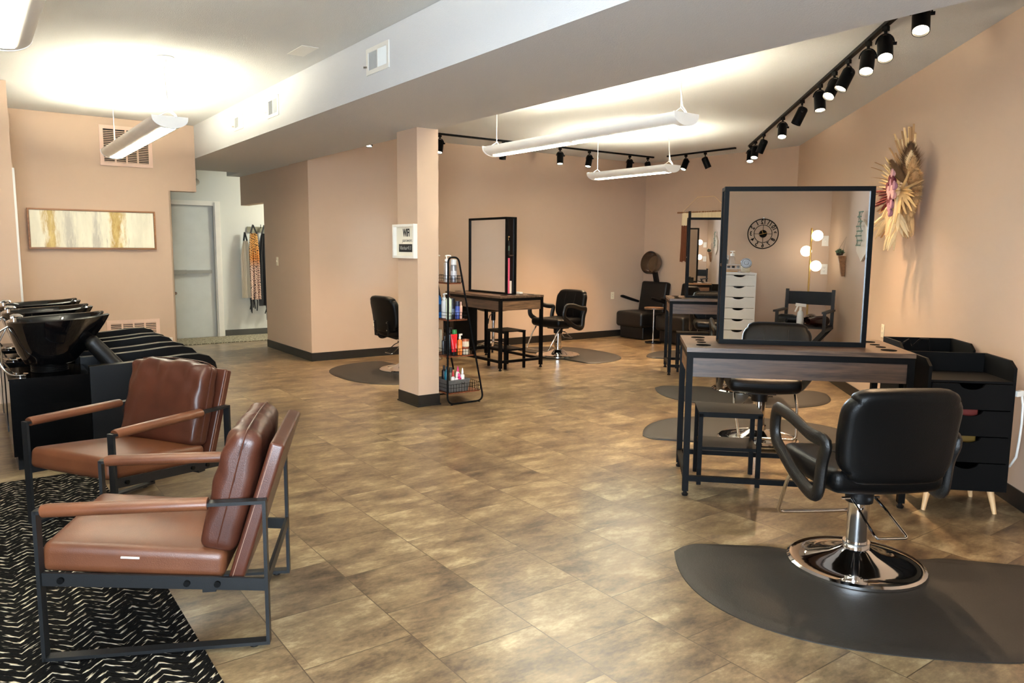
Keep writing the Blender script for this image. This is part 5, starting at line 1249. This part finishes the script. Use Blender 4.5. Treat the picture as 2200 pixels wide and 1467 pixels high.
# floor lamp
lx, ly, _ = TS(1.905, .47)
fl_ = thing('floor_lamp', 'brass floor lamp with three glowing globes, seen in the big mirror', 'floor lamp', (lx, ly, 0), R45)
MB().lathe([(.0001, 0), (.13, 0), (.13, .018), (.02, .025), (.0001, .025)], 28).obj('base', BRASS, fl_)
MB().cyl((0, 0, .02), (0, 0, 1.665), .0095, n=12).obj('pole', BRASS, fl_)
for i, (x, y, z) in enumerate(((.055, .03, 1.583), (-.035, -.055, 1.415), (.055, .03, 1.256))):
    MB().cyl((0, 0, z), (x * .6, y * .6, z), .008, n=10).obj('globe_arm', BRASS, fl_)
    MB().ball((x, y, z), .058, n=14).obj('globe', GLOBE, fl_)
x_, y_, _ = TS(2.116, WS + .0005); plate('light_switch', 'upper white wall plate lit by the floor lamp, seen in the big mirror', 'light switch', (x_, y_, 1.53), R45 + PI, 'switch', WHITEP)
x_, y_, _ = TS(2.12, WS + .0005); plate('wall_outlet', 'lower white wall plate lit by the floor lamp, seen in the big mirror', 'outlet', (x_, y_, 1.215), R45 + PI, 'o', WHITEP)
# wall planter and hexagon panel on the diagonal wall near the lamp
PLG = mat('succulent_green', (86, 104, 74), rough=.6, var=.3, vscale=40)
SM = 4.5695
x_, y_, _ = TS(TW - .003, 2 * SM - 8.25)
pl = thing('wall_planter', 'wooden wedge wall planter with small succulent, seen in the big mirror', 'planter', (x_, y_, 1.37), R45 - PI / 2)
MB().prism([(-.03, -.21), (.0, -.21), (.045, .0), (-.03, .0)], 0, .03, Matrix(((0, 0, 1, -.015), (-1, 0, 0, -.032), (0, 1, 0, 0), (0, 0, 0, 1)))).obj('wedge', FRAMEW, pl, smooth=False)
mb = MB()
for i in range(26):
    a, e = WR.uniform(0, 2 * PI), WR.uniform(.2, 1.4); d = Vector((math.cos(a) * math.cos(e), math.sin(a) * math.cos(e), math.sin(e)))
    mb.tube([Vector((0, -.06, .02)), Vector((0, -.06, .02)) + d * .03, Vector((0, -.06, .02)) + d * .055], [.004, .012, .001], 6)
mb.obj('succulent', PLG, pl)
MB().lathe([(.0001, -.0), (.03, .004), (.036, .03), (.0001, .03)], 14, Matrix.Translation((0, -.06, .001))).obj('pot', mat('dark_clay', (70, 56, 46), rough=.8), pl)
MB().tube([(0, -.03, .03), (0, -.004, .195), (0, -.09, .03)], .0016, 5).obj('hanging_cord', BPLAST, pl)
x_, y_, _ = TS(TW - .003, 2 * SM - 7.66)
hx = thing('hexagon_wall_panel', 'pale hexagon wall panel with trailing leaves, at the edge of the big mirror', 'wall decor', (x_, y_, 1.52), R45 - PI / 2)
hexa = [(.20 * math.cos(PI / 6 + i * PI / 3), .20 * math.sin(PI / 6 + i * PI / 3)) for i in range(6)]
MB().prism(hexa, 0, .015, Matrix(((1, 0, 0, 0), (0, 0, 1, -.016), (0, 1, 0, 0), (0, 0, 0, 1)))).obj('panel', mat('pale_wood_panel', (214, 196, 170), rough=.6), hx, smooth=False)
mb = MB()
for i in range(5):
    x0 = -.05 + .03 * i; pts = [(x0 + .02 * math.sin(j * .9 + i), -.04 - .01 * (j % 2), .27 - j * .045) for j in range(8)]; mb.tube(pts, .002, 5)
    for p in pts:
        for s_ in (-1, 1): mb.ball((p[0] + s_ * .014, p[1], p[2]), .012, (1, .3, .6), 4)
mb.obj('trailing_leaves', PLG, hx)
